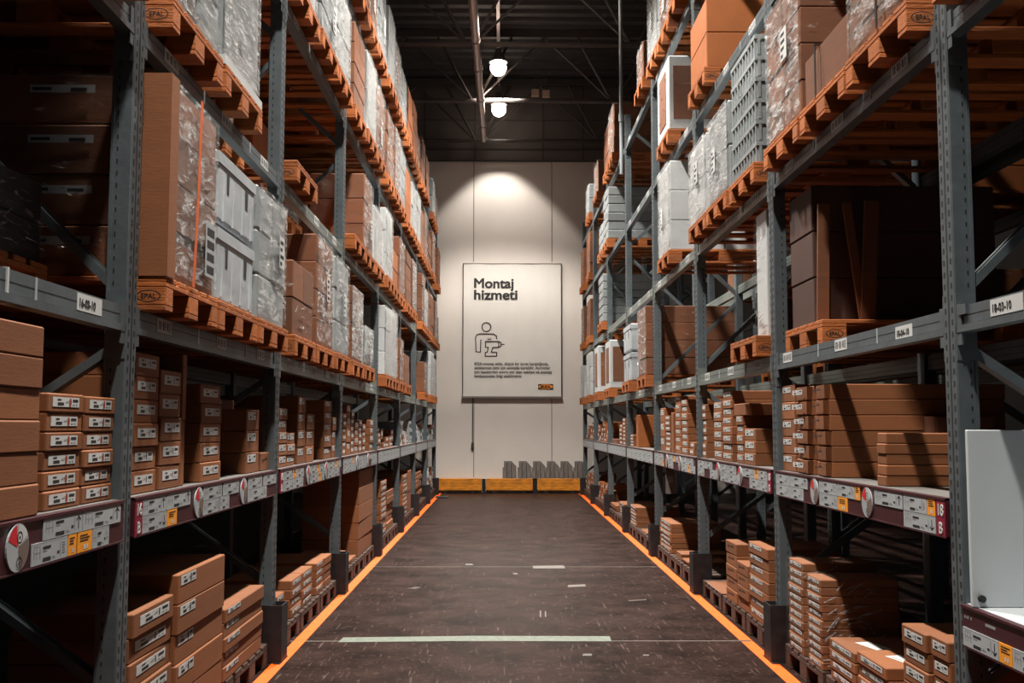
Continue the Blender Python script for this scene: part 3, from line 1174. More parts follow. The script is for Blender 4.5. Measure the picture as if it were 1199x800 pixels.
# loads on the rack standing behind the right-hand one
k = 0
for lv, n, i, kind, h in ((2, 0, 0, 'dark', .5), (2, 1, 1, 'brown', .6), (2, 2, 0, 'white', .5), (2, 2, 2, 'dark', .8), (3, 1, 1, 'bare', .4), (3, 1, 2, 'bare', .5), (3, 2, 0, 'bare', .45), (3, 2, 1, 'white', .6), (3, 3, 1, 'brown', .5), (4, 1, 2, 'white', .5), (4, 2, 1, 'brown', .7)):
    loc = (FACE[1] + DEPTH + .14 + .04, slot_y(n, i), LEV[lv][1] + .0005)
    wh = 'rear rack, %s, %s bay, %s' % (SHORT[lv], ORD[n + 1], SLOTS[i])
    make_pallet(loc, RZ[1], 1, 0, 'loaded orange pallet, ' + wh, 'pallets on the rear rack')
    ld, wd = make_load(kind, .76, .02, 1.1, h, (loc[0], loc[1], loc[2] + .1445), RZ[1], 1, False, 700 + k)
    tag(ld, '%s, rear rack, %s, %s bay, %s' % (wd, SHORT[lv], ORD[n + 1], SLOTS[i]), 'pallet load', 'loads on the rear rack')
    k += 1

# ------------------------------------------------------------------ cartons on the shelf and the floor
FLOOR_Z = .1445
# where, side, base, u_left, u_right, v_mid, v_top at the middle, count, depth, style, inset
ST = []


def stack(desc, s, base, ul, ur, vm, vtop, n, depth=.5, style='wide', inset=.03, mt=None, zb=None, jit=1.0, vt_u=None, cat='box'):
    x = FACE[s] + s * inset
    ya, yb = at_x(ul, vm, x).y, at_x(ur, vm, x).y
    um = (ul + ur) / 2 if vt_u is None else vt_u
    zt = at_x(um, vtop, x).z
    z0 = zb if zb is not None else (SHELF_Z if base == 'S' else FLOOR_Z)
    nb = math.floor(((ya + yb) / 2 - Y0) / BAY)
    gp = .05 if base == 'F' else .008
    ya, yb = max(min(ya, yb), post_y(nb) + gp), min(max(ya, yb), post_y(nb + 1) - PW - gp)
    zt = min(zt, 1.075 if base == 'F' else 1.905)
    ST.append(dict(desc=desc, s=s, x=x, y0=min(ya, yb), y1=max(ya, yb), z0=z0, zt=zt, n=n, d=depth, style=style, mt=mt or KRAFT, base=base, jit=jit))


LSH, RSH = 'left shelf', 'right shelf'
# --- left shelf, frontmost bay
stack('plain big-carton stack at the front end of the left shelf', -1, 'S', -160, 50, 500, 376, 6, .6, 'plain', .0, vt_u=20)
stack('oval-label stack beside the plain big cartons, left shelf', -1, 'S', 54, 97, 530, 461, 6, .55, 'oval', .03)
stack('oval-label stack next to the first left post, left shelf', -1, 'S', 98.5, 139, 530, 465, 6, .55, 'oval', .03)
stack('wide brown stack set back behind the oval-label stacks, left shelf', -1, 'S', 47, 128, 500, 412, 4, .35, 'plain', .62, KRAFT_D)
# --- left shelf, second bay
stack('labelled stack just past the first left post, left shelf', -1, 'S', 157, 186, 500, 414, 6, .5, 'wide', .03)
stack('labelled stack in front of the brown slab, left shelf', -1, 'S', 188, 213, 500, 434, 5, .5, 'wide', .03)
stack('tall thin brown slab pair on the left shelf', -1, 'S', 214.5, 219.5, 500, 415, 2, .5, 'plain', .03)
stack('labelled stack beyond the brown slab, left shelf', -1, 'S', 236, 259.5, 500, 451, 5, .5, 'wide', .03)
stack('long-carton stack before the second left post, left shelf', -1, 'S', 290, 305, 510, 480, 3, .85, 'corner', .03)
stack('crumpled carton against the second left post, left shelf', -1, 'S', 305.8, 316, 540, 530, 1, .3, 'mark', .03)
# --- left shelf, third bay
stack('labelled stack right past the second left post, left shelf', -1, 'S', 327, 336.5, 510, 478, 5, .45, 'big', .03)
stack('low labelled stack second past the second left post', -1, 'S', 337, 346.5, 510, 507, 3, .45, 'big', .03)
stack('tall carton stack in mid third bay, left shelf', -1, 'S', 349.5, 358.5, 510, 464, 4, .6, 'corner', .03)
stack('narrow carton stack beside the tall one, left shelf', -1, 'S', 359.5, 368.5, 510, 485, 3, .5, 'corner', .03)
stack('deep carton stack before the third left post, left shelf', -1, 'S', 380, 388.5, 510, 469, 5, .6, 'corner', .03)
stack('short carton stack touching the third left post, left shelf', -1, 'S', 389.5, 395.8, 510, 489, 3, .5, 'corner', .03)
# --- left shelf, fourth bay
for j, (a, c, vt, n, st) in enumerate(((402, 406, 484, 6, 'big'), (406.6, 411, 474, 4, 'corner'), (411.6, 415, 482, 6, 'big'), (415.6, 420, 494, 4, 'big'), (420.6, 424, 492, 5, 'corner'), (424.6, 428, 497, 4, 'big'), (433.5, 439, 492, 4, 'big'), (439.4, 441.2, 495, 4, 'plain'))):
    stack('%s carton stack past the third left post, left shelf' % ORD[j], -1, 'S', a, c, 505, vt, n, .45, st, .03)
# --- right shelf, second bay (first one with cartons)
stack('label-topped stack just past the second right post, right shelf', 1, 'S', 914, 931, 510, 451, 5, .5, 'top', .03)
stack('flap-fronted stack with small labels, right shelf', 1, 'S', 932.5, 952.5, 510, 453, 6, .55, 'flap', .03)
stack('long flap-fronted stack with printed marks, right shelf', 1, 'S', 955, 978.5, 510, 450, 6, 1.0, 'flapmark', .03)
stack('unlabelled long stack nearest the first right post, right shelf', 1, 'S', 1026, 1037, 540, 507, 5, .95, 'plain', .03)
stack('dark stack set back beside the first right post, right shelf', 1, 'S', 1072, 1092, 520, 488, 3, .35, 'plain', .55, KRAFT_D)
# --- right shelf, third bay
stack('small-carton stack past the third right post, right shelf', 1, 'S', 818.5, 826.5, 505, 474, 7, .4, 'big', .03)
stack('shadowed carton stack behind the small ones, right shelf', 1, 'S', 828, 834, 520, 509, 3, .35, 'big', .16)
stack('six-high labelled stack in mid bay, right shelf', 1, 'S', 835.5, 845, 505, 471, 6, .45, 'big', .03)
stack('tallest labelled stack in the third bay, right shelf', 1, 'S', 846, 858.5, 505, 458, 8, .55, 'big', .03)
stack('labelled stack under the long carton, right shelf', 1, 'S', 860, 870, 505, 487, 5, .5, 'big', .03)
stack('wide-carton stack of three, right shelf', 1, 'S', 871, 884, 520, 502, 3, .5, 'big', .03)
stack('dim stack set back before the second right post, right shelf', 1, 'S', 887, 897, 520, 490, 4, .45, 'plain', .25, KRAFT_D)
# --- right shelf, fourth bay
stack('brown carton stack past the fourth right post', 1, 'S', 767.5, 772, 505, 492, 4, .3, 'plain', .10)
stack('thin-carton stack past the fourth right post', 1, 'S', 773, 778, 505, 478, 3, .45, 'corner', .03)
stack('seven-high thin-carton stack beside the upright slab', 1, 'S', 778.6, 784.5, 505, 487, 7, .45, 'big', .03)
stack('upright brown slab on the right shelf', 1, 'S', 786, 788.5, 505, 483, 1, .5, 'plain', .03)
stack('narrow tall stack beyond the upright slab, right shelf', 1, 'S', 790.5, 797, 505, 464, 7, .45, 'corner', .03)
stack('eight-high stack before the third right post, right shelf', 1, 'S', 798, 804.5, 505, 468, 8, .7, 'big', .03)
stack('pair of cartons at the third right post, right shelf', 1, 'S', 807, 812, 520, 518, 2, .4, 'big', .03)
# --- right shelf, fifth bay
stack('big upright brown carton, fifth bay, right shelf', 1, 'S', 744.5, 747, 505, 486, 1, .85, 'plain', .03, KRAFT_O)
stack('small stack beside the big upright carton, right shelf', 1, 'S', 735.5, 741, 505, 509, 4, .5, 'big', .03)
stack('seven-high stack before the fifth right post, right shelf', 1, 'S', 729, 732, 505, 490, 7, .3, 'big', .03)
stack('five-high stack in the sixth bay, right shelf', 1, 'S', 725, 728.2, 505, 497, 5, .3, 'big', .03)
stack('low carton in the sixth bay, right shelf', 1, 'S', 713.5, 722, 505, 514, 1, .5, 'plain', .05, KRAFT_D)
# --- left floor
stack('ragged flat-carton stack at the first left post, on floor', -1, 'F', 158, 205, 750, 708, 6, .5, 'wide', .0, jit=3, vt_u=182)
stack('thick-carton stack, tallest on floor beside the left rack', -1, 'F', 208, 262, 730, 662, 5, .5, 'low_left', .0, vt_u=235)
stack('flat-carton stack before the second left post, on floor', -1, 'F', 264, 308, 730, 700, 5, .5, 'low_left', .0, vt_u=286)
stack('small stack past the second left post, on floor', -1, 'F', 324, 333, 705, 696, 4, .3, 'wide', .02)
stack('first twin stack in the third bay, left floor', -1, 'F', 341.5, 353.5, 680, 676, 4, .5, 'wide', .02)
stack('second twin stack in the third bay, left floor', -1, 'F', 354.5, 366, 680, 667, 4, .5, 'wide', .02)
stack('labelled stack before the third left post, on floor', -1, 'F', 370.5, 379.5, 675, 657, 4, .5, 'corner', .02)
stack('plain stack touching the third left post, on floor', -1, 'F', 380.5, 388, 675, 651, 4, .5, 'plain', .02)
stack('low stack just past the third left post, on floor', -1, 'F', 399, 405, 650, 647, 3, .4, 'plain', .02)
stack('lowest long cartons in the fourth bay, left floor', -1, 'F', 406, 418, 650, 655, 2, .5, 'plain', .02)
stack('tall bulky stack in the fourth bay, left floor', -1, 'F', 420, 439, 600, 549, 5, .6, 'plain', .02)
stack('slim ten-high stack past the fourth left post, on floor', -1, 'F', 446, 452.5, 595, 563, 10, .4, 'wide', .02)
stack('loose stack beside the slim one, left floor', -1, 'F', 453.5, 461, 595, 574, 6, .4, 'plain', .04, jit=3)
stack('labelled stack past the fifth left post, on floor', -1, 'F', 471.5, 477, 585, 556, 9, .4, 'wide', .02)
stack('upright board-like cartons, sixth bay, left floor', -1, 'F', 478, 481.5, 585, 551, 2, .5, 'plain', .02)
stack('carton stack past the sixth left post, on floor', -1, 'F', 487, 494, 575, 553, 8, .4, 'plain', .02, jit=3)
# --- right floor
stack('film-wound stack beside the second right post, on floor', 1, 'F', 923, 940, 720, 657, 11, .45, 'wide', .0)
stack('film-wound stack with glinting flank, right floor', 1, 'F', 945, 961.5, 730, 676, 11, .45, 'wide', .0)
stack('long flat stack in mid second bay, right floor', 1, 'F', 971, 1001, 770, 756, 4, .55, 'wide', .0)
stack('long flat stack with a paper on top, right floor', 1, 'F', 1003, 1037, 770, 772, 4, .55, 'wide', .0)
stack('labelled stack away from the first right post, floor', 1, 'F', 1056, 1085, 770, 737, 6, .45, 'wide', .0)
stack('labelled stack touching the first right post, floor', 1, 'F', 1090, 1114, 770, 749, 6, .45, 'wide', .0)
stack('seven-high stack in the third bay, right floor', 1, 'F', 877, 899.5, 690, 639, 7, .5, 'top', .0)
stack('four-high stack beside the seven-high one, right floor', 1, 'F', 863, 876, 690, 660, 4, .45, 'mark', .0)
stack('five-high stack in the third bay, right floor', 1, 'F', 849.5, 862, 690, 635, 5, .45, 'mark', .0)
stack('single low carton in the third bay, right floor', 1, 'F', 826, 845, 690, 688, 1, .5, 'mark', .0)
stack('lit flat-carton stack in the fourth bay, right floor', 1, 'F', 772.5, 785.5, 640, 610, 6, .55, 'wide', .02)
stack('low pair beside the flat-carton stack, right floor', 1, 'F', 791, 797, 650, 647, 3, .5, 'plain', .02)
stack('single carton by the third right post, on floor', 1, 'F', 798, 805, 650, 656, 2, .4, 'plain', .02)
stack('flat-carton stack in the fifth bay, right floor', 1, 'F', 736.5, 745, 615, 592, 6, .6, 'wide', .02)
stack('low cartons in the fifth bay, right floor', 1, 'F', 750, 757, 630, 622, 2, .5, 'plain', .02)
stack('narrow stack before the fifth right post, on floor', 1, 'F', 725, 731.5, 610, 589, 5, .5, 'wide', .02)
stack('low stack in the sixth bay, right floor', 1, 'F', 714, 721, 600, 590, 3, .5, 'plain', .02)

MESHES = {}


def sticker_mesh(style, w, h, seed, s):
    r = random.Random(seed)
    b = MB()
    base = PAPER
    if style == 'oval':
        x0, x1, z0, z1 = .13, .86, .30, .80
    elif style == 'wide':
        x0, x1, z0, z1 = .14, .86, .38, .78
        if h > .12 and w / h < 1.4:
            x0, x1, z0, z1 = .14, .88, .48, .78
    elif style == 'big':
        x0, x1, z0, z1 = .10, .84, .40, .88
    elif style == 'corner':
        x0, x1, z0, z1 = .10, .72, .52, .88
    elif style == 'top':
        x0, x1, z0, z1 = .10, .70, .55, .86
    elif style == 'flap':
        x0, x1, z0, z1 = .12, .70, .45, .78
    elif style == 'low_left':
        x0, x1, z0, z1 = .05, .34, .60, .92
    else:
        x0, x1, z0, z1 = .16, .74, .45, .72
        base = None
    dx = r.uniform(-.02, .02)
    x0, x1 = x0 + dx, x1 + dx
    X = lambda t: (-.5 + x0 + (x1 - x0) * t) * w
    Z = lambda t: (z0 + (z1 - z0) * t) * h

    def q(a, c, e, f, mt, y=-.0022):
        b.quad([(X(a), y, Z(e)), (X(c), y, Z(e)), (X(c), y, Z(f)), (X(a), y, Z(f))], mt)
    if base:
        b.box(X(0), X(1), -.0016, -.0004, Z(0), Z(1), base)
    if style in ('flapmark', 'mark'):
        q(.02, .34, .45, .75, INK, -.001)
        q(.40, .52, .35, .75, INK, -.001)
        q(.58, .98, .55, .95, INK, -.001)
        q(.08, .25, .05, .25, INK, -.001)
    else:
        q(.16, .30, .68, .82, INK)
        q(.17, .40, .18, .46, INK)
        q(.46, .56, .45, .52, SKETCH)
        q(.50, .60, .58, .63, SKETCH)
        q(.74, .95, .56, .82, INK)
        q(.74, .82, .2, .3, SKETCH)
        q(.87, .92, .18, .34, SKETCH)
        if style in ('oval', 'low_left'):
            c, n = (X(.645), (Z(0) + Z(1)) / 2), 14
            b.add([(c[0] + .045 * (X(1) - X(0)) * math.cos(2 * math.pi * i / n), -.0024, c[1] + .46 * (Z(1) - Z(0)) * math.sin(2 * math.pi * i / n)) for i in range(n)], [list(range(n))], RUST if style == 'oval' else INK)
        else:
            q(.62, .66, .2, .85, INK)
    return b.mesh('sticker')


def carton_mesh(w, d, h, mt, lip):
    b = MB()
    b.cbox(-w / 2, w / 2, 0, d, 0, h, mt, .005)
    return b.mesh('cardboard_box')


cands = []
for si, a in enumerate(ST):
    h = (a['zt'] - a['z0']) / a['n']
    yc = (a['y0'] + a['y1']) / 2
    w = a['y1'] - a['y0'] - .006
    for i in range(a['n']):
        cands.append((w * h / yc ** 2, si, i))
cands.sort(reverse=True)
KEEP = set((c[1], c[2]) for c in cands[:300])
for a in ST:      # neighbours in one row keep a finger's breadth apart
    for c in ST:
        if a is not c and a['s'] == c['s'] and a['base'] == c['base'] and a['y0'] <= c['y0'] and c['y0'] < a['y1'] + .008:
            xa, xc = abs(a['x']), abs(c['x'])
            if xa < xc + c['d'] + .02 and xc < xa + a['d'] + .02:
                m = (a['y1'] + c['y0']) / 2
                a['y1'], c['y0'] = m - .004, m + .004
stuff = MB()
for si, a in enumerate(ST):
    s, n = a['s'], a['n']
    h = (a['zt'] - a['z0']) / n
    yc = (a['y0'] + a['y1']) / 2
    w = max(.03, a['y1'] - a['y0'] - .006)
    r = random.Random(900 + si)
    me = carton_mesh(w, a['d'], h - .0006, a['mt'], 0)
    stk = [None if a['style'] == 'plain' else sticker_mesh(a['style'], w, h, si * 3 + q, s) for q in range(2)]
    fl = None
    if a['style'] in ('flap', 'flapmark'):
        f = MB()
        f.add([(-w * .46, -.006, h - .006), (w * .47, -.034, h - .004), (w * .38, -.026, .008), (-w * .43, -.004, .010),
               (-w * .46, -.0005, h - .006), (w * .47, -.0005, h - .004), (w * .40, -.0005, .008), (-w * .43, -.0005, .010)],
              [(3, 2, 1, 0), (0, 1, 5, 4), (1, 2, 6, 5), (2, 3, 7, 6), (3, 0, 4, 7)], a['mt'])
        fl = f.mesh('flap')
    for i in range(n):
        j = a['jit']
        dx = r.uniform(-.003, .003) * min(j, 1)
        dy = r.uniform(0, .010) * j
        rot = r.uniform(-.006, .006) * min(j, 2)
        loc = (a['x'] + s * dy, yc + dx, a['z0'] + i * h + .0003)
        if (si, i) not in KEEP:
            stuff.M = Matrix.Translation(loc) @ Matrix.Rotation(RZ[s] + rot, 4, 'Z')
            stuff.cbox(-w / 2, w / 2, 0, a['d'], 0, h - .0006, a['mt'], .004)
            if stk[0]:
                stuff.box(-w * .35, w * .35, -.001, 0, h * .4, h * .8, PAPER)
            continue
        o = put('cardboard_box', me, None, loc, RZ[s] + rot)
        rank = n - 1 - i
        wr = 'lone' if n == 1 else 'topmost' if rank == 0 else 'bottom' if i == 0 and n > 2 and a['base'] == 'S' else ORD[rank] + ' from top'
        tag(o, '%s box, %s' % (wr, a['desc']), 'box', a['desc'])
        if fl:
            put('flap', fl, o)
        if stk[0] and not (a['style'] in ('flapmark',) and False):
            yo = -.0345 if fl else 0
            st = put('sticker', stk[i % 2], o, (0, yo if yo else 0, 0))
stuff.M = Matrix.Identity(4)
# the many small cartons towards the end wall: too small to tell apart
r = random.Random(5)


def fill(s, n0, n1, base, zmax, mats):
    for n in range(n0, n1):
        y = post_y(n) + .06
        while y < post_y(n + 1) - PW - .34:
            w = min(r.uniform(.14, .34), post_y(n + 1) - PW - .06 - y)
            hh = r.uniform(.06, .13)
            cnt = r.randint(1, int(zmax / hh))
            m_ = r.choice(mats)
            for i in range(cnt):
                stuff.M = Matrix.Translation((FACE[s] + s * (.03 + r.uniform(0, .03)), y + w / 2, base + .001 + i * hh)) @ Matrix.Rotation(RZ[s], 4, 'Z')
                stuff.box(-w / 2 + .004, w / 2 - .004, 0, .4, 0, hh - .001, m_)
                if m_ is not WHITE:
                    stuff.box(-w * .3, w * .3, -.001, 0, hh * .35, hh * .8, PAPER)
            y += w + r.choice((.0, .02, .12))


fill(-1, 3, 4, SHELF_Z, .42, [KRAFT, KRAFT, KRAFT, KRAFT_O])
fill(-1, 4, 7, SHELF_Z, .42, [KRAFT, WHITE, WHITE, BLUEBAG, GREY])
fill(1, 5, 7, SHELF_Z, .38, [KRAFT, KRAFT, KRAFT_O])
fill(-1, 6, 7, FLOOR_Z, .6, [KRAFT, WHITE])
fill(1, 5, 7, FLOOR_Z, .5, [KRAFT, KRAFT_O])
stuff.M = Matrix.Identity(4)
if stuff.v:
    o = stuff.build('distant_cartons')
    tag(o, 'many small cartons packed along both racks towards the end wall', 'cartons', kind='stuff')

# loose pieces lying on stacks
def lone_box(name, s, ul, ur, vt, zb, d, inset, label, mt=KRAFT, st=None, vm=480):
    x = FACE[s] + s * inset
    ya, yb = sorted((at_x(ul, vm, x).y, at_x(ur, vm, x).y))
    zt = at_x((ul + ur) / 2, vt, x).z
    w, h = yb - ya, max(.03, zt - zb)
    o = put(name, carton_mesh(w, d, h, mt, 0), None, (x, (ya + yb) / 2, zb + .0005), RZ[s])
    if st:
        put('sticker', sticker_mesh(st, w, h, 77, s), o)
    return tag(o, label, 'box')


def top_of(desc):
    return next(a['zt'] for a in ST if a['desc'].startswith(desc))


lone_box('cardboard_box', 1, 859.5, 872.5, 473, top_of('labelled stack under the long'), .95, .03, 'long carton lying across two stacks before the second right post, right shelf', st=None)
lone_box('cardboard_box', -1, 250, 274, 468, top_of('long-carton stack before'), .5, .25, 'flat dark carton lying set back on the long-carton stack, left shelf', KRAFT_D, 'low_left')
# protruding opened carton on the small right stack
# papers on the long flat stack
for i, dsc in enumerate(('long flat stack in mid', 'long flat stack with a paper')):
    a = next(q for q in ST if q['desc'].startswith(dsc))
    b = MB()
    b.box(-.10, .10, -.045, .045, 0, .0015, PAPER)
    b.quad([(-.08, -.03, .0017), (.02, -.03, .0017), (.02, -.02, .0017), (-.08, -.02, .0017)], SKETCH)
    o = b.build('paper_slip', None, (a['x'] + .16, (a['y0'] + a['y1']) / 2 - .03, a['zt']), RZ[1] + .25)
    tag(o, ['white paper slip on the farther flat carton, right floor', 'white paper slip on the nearer flat carton, right floor'][i], 'paper', 'paper slips on the flat cartons')

# film wound round the two narrow stacks on the right floor: one wrap each
for i, dsc in enumerate(('film-wound stack beside', 'film-wound stack with')):
    a = next(q for q in ST if q['desc'].startswith(dsc))
    w = a['y1'] - a['y0'] - .004
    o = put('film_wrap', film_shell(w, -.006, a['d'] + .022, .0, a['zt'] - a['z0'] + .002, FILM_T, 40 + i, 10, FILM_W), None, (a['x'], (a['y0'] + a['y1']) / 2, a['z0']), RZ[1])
    b = MB()
    rr = random.Random(60 + i)
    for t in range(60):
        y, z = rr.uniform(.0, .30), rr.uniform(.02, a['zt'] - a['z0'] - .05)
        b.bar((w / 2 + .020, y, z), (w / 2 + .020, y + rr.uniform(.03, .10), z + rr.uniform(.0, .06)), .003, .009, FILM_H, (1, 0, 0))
    b.build('film_glint', o)  # short pale bars painting glints onto the film's near flank
    tag(o, ['clear film wound around the carton stack at the second right post', 'glinting clear film wound around the nearer carton stack, right floor'][i], 'stretch film', 'film round the floor stacks')

# pallets under the floor stacks
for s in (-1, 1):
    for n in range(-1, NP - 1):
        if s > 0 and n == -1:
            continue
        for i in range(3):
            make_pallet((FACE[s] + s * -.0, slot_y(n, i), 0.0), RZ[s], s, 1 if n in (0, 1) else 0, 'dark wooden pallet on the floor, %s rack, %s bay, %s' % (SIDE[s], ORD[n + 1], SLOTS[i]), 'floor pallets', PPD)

# ------------------------------------------------------------------ white display panel beside the first right post
b = MB()
zb = SHELF_Z - .405
b.cbox(1.812, 2.60, 4.10, 4.122, zb + .001, 1.525, PANEL, .003)
o = b.build('display_panel')
tag(o, 'large white panel standing on the low burgundy shelf by the first right post', 'panel')
b = MB()
b.cyl((1.845, 4.10, zb + .035), (1.845, 4.085, zb + .035), .014, INK, 14)
b.build('black_stud', o)

# pale plate hanging under the right price rail
p, q = at_x(779.5, 560, XR + .004), at_x(788, 582, XR + .004)
b = MB()
b.cbox(0, .10, -.006, .006, q.z, RAIL0 - .001, TAPE_W, .002)
b.box(.02, .08, -.0075, -.006, q.z + .12, q.z + .2, SKETCH)
o = b.build('hanging_sign_plate', None, (XR + .004, p.y, 0))
tag(o, 'small pale plate hanging below the price rail in the fourth bay, right rack', 'plate')

# ------------------------------------------------------------------ floor marks
def strip(name, pts, label, mt, h=.0014, cat='floor line'):
    b = MB()
    n = len(pts)
    b.add([(p[0], p[1], h) for p in pts] + [(p[0], p[1], 0) for p in pts], [list(range(n))] + [(i, i + n, (i + 1) % n + n, (i + 1) % n) for i in range(n)], mt)
    return tag(b.build(name), label, cat)


for s, (p0, p1), lab in ((-1, ((308, 796), (513, 580)), 'bright orange painted line along the left rack'), (1, ((925, 796), (681.5, 580)), 'bright orange painted line along the right rack')):
    a, c = at_z(*p0, 0), at_z(*p1, 0)
    d = (c - a) / (c.y - a.y)
    e, f = a + d * (2.0 - a.y), a + d * (24.3 - a.y)
    strip('floor_line', [(e.x - .043, e.y), (e.x + .043, e.y), (f.x + .043, f.y), (f.x - .043, f.y)], lab, LINE)


def tape(uvs, label, mt=TAPE, cat='tape'):
    strip('floor_tape', [tuple(at_z(u, v, 0))[:2] for u, v in uvs], label, mt, .0022, cat)


tape([(396, 752.5), (556, 751), (716, 751.5), (714, 745.5), (556, 745), (402, 747)], 'long pale worn tape strip across the aisle floor')
tape([(624, 666), (662, 666), (660, 662.5), (624, 663)], 'short pale tape strip on the floor joint mid aisle', TAPE_W)
tape([(665, 688), (686, 687), (685, 684.5), (665, 685.5)], 'small white scrap of tape nearer than the short strip', TAPE_W)
tape([(632, 723), (633.6, 723), (633.6, 715.5), (632, 715.5)], 'first of two thin parallel white marks on the aisle floor', TAPE_W)
tape([(638, 723), (639.6, 723), (639.4, 716), (638, 716)], 'second of two thin parallel white marks on the aisle floor', TAPE_W)
tape([(545, 662), (554, 662), (553, 660.5), (545, 660.5)], 'tiny white fleck by the floor joint, aisle centre', TAPE_W)
tape([(601, 673), (606, 673), (606, 671.5), (601, 671.5)], 'tiny white fleck just nearer than the floor joint', TAPE_W)
tape([(682, 768.5), (693, 768.5), (693, 766), (683, 766)], 'white scuff scrap near the long tape end', TAPE_W)
tape([(753, 768.5), (760, 768.5), (760, 767), (753, 767)], 'small white scuff scrap by the right orange line', TAPE_W)
tape([(860, 751.6), (882, 751.6), (878, 750), (860, 750.2)], 'pale scuff crossing the right orange line', SCUFF)
tape([(476, 689.6), (487, 687.4), (494, 688.2), (486, 690.2)], 'brownish torn tape scrap left of the aisle middle', SCUFF)
tape([(735, 703.4), (757, 702), (757, 703.2), (737, 704.6)], 'pale star-shaped scuff right of the aisle middle', SCUFF)
p = at_z(516, 583, 0)
b = MB()
b.cbox(-.14, .14, -.10, .10, 0, .03, GUARD, .01)
o = b.build('floor_plate', None, (p.x + .03, p.y, 0))
tag(o, 'low dark metal plate on the floor at the left line end', 'floor plate')

# ------------------------------------------------------------------ end wall: banner, cable, bumpers, bins
a, c = at_y(543, 309, WALL_Y - .05), at_y(657, 464.5, WALL_Y - .05)
bw, bh = c.x - a.x, a.z - c.z
b = MB()
n = 16
vs, fs = [], []
for i in range(n + 1):
    for j in range(n + 1):
        vs.append((bw * i / n, -.004 * math.sin(i * 1.1 + j * .35) * math.sin(j * .5 + .5) - .006, bh * j / n))
fs = [(i * (n + 1) + j, (i + 1) * (n + 1) + j, (i + 1) * (n + 1) + j + 1, i * (n + 1) + j + 1) for i in range(n) for j in range(n)]
b.add(vs, fs, BANNER)
b.smooth = True
ban = b.build('wall_banner', None, (a.x, WALL_Y - .05, c.z))
tag(ban, 'large white cloth banner with black heading hung on the end wall', 'banner')
b = MB()
b.box(-.03, bw + .03, -.02, .05, -.045, .002, BANNER_E)
b.build('bottom_rod', ban)
b = MB()
b.box(-.02, bw + .02, -.012, .05, bh - .002, bh + .014, BANNER_E)
b.build('top_rod', ban)
b = MB()
for x in (-.025, bw + .005):
    b.box(x + .008, x + .016, .0, .05, 0, bh, BANNER_E)
b.build('side_edge', ban)
PX = 24.35 / F


def bl(u, v):
    return ((u - 543) / (657 - 543) * bw, (464.5 - v) / (464.5 - 309) * bh)


def btext(body, u, v, size, bold, width=None):
    x, z = bl(u, v)
    o = text(body, size, INK, 'heading' if size > .2 else 'printed_line', ban, STAND, bold)
    me = o.data
    xs = [q.co.x for q in me.vertices]
    sc = 1.0 if width is None else (width / 114 * bw) / (max(xs) - min(xs))
    me.transform(Matrix.Translation((x - min(xs) * sc, -.014, z)) @ Matrix.Scale(sc, 4, (1, 0, 0)))
    return o


btext('Montaj', 555.2, 337.3, .315, .010, 46.5)
btext('hizmeti', 555.2, 351.0, .315, .010, 51)
for i, (t, wd) in enumerate((('IKEA montaj ekibi, düşük bir ücret karşılığında,', 86.5), ('aldıklarınızı sizin için evinizde kurabilir. Ayrıntılar', 88.5), ('için kasalardan sonra yer alan nakliye ve montaj', 90), ('bankosundan bilgi alabilirsiniz.', 55.5))):
    btext(t, 556, 428.2 + i * 4.75, .098, .002, wd)
# figure with a drill, drawn in one line weight
b = MB()


def stroke(pts, wpx=1.15, closed=False):
    P = [Vector((bl(*p)[0], 0, bl(*p)[1])) for p in pts]
    if closed:
        P.append(P[0])
    w = wpx * bw / 114
    for p, q in zip(P, P[1:]):
        d = (q - p).normalized()
        b.bar(p - d * w * .4 + Vector((0, -.015, 0)), q + d * w * .4 + Vector((0, -.015, 0)), w, .004, INK, (0, 1, 0))


stroke([(569.8 + 5.2 * math.cos(t * .35), 383.6 + 5.2 * math.sin(t * .35)) for t in range(18)], closed=True)
stroke([(557.8, 412.5), (557.2, 396), (558.8, 392.8), (562, 391.6), (578, 391.6), (581.6, 394), (582, 397.5)])
stroke([(557.8, 412.5), (563, 413), (563.4, 398.5)])
stroke([(571.5, 397.7), (575.3, 397.7)])
stroke([(568.8, 400.5), (584.5, 400.5), (587, 402), (587, 405.6), (584.5, 407.2), (577.5, 407.4), (575.6, 413), (582, 413.4), (582, 417.6), (568.6, 417.6), (568.6, 413.4), (571, 413), (572, 407.4), (568.8, 407.2)], closed=True)
stroke([(587.5, 403.8), (590.6, 403.8)])
stroke([(584.3, 400.6), (584.3, 407.2)])
b.build('figure_drawing', ban)
x0, z0 = bl(630.2, 456.1)
x1, z1 = bl(647.8, 450.0)
b = MB()
b.box(x0, x1, -.017, -.013, z0, z1, INK)
n = 28
b.add([((x0 + x1) / 2 + (x1 - x0) * .47 * math.cos(2 * math.pi * i / n), -.0176, (z0 + z1) / 2 + (z1 - z0) * .44 * math.sin(2 * math.pi * i / n)) for i in range(n)], [list(range(n))], LOGO)
lg = b.build('logo_plate', ban)
o = text('IKEA', .088, INK, 'logo_letters', lg, STAND, .005)
xs = [q.co.x for q in o.data.vertices]
sc = (x1 - x0) * .68 / (max(xs) - min(xs))
o.data.transform(Matrix.Translation(((x0 + x1) / 2 - (x1 - x0) * .34 - min(xs) * sc, -.0182, (z0 + z1) / 2 - .031)) @ Matrix.Scale(sc, 4, (1, 0, 0)))

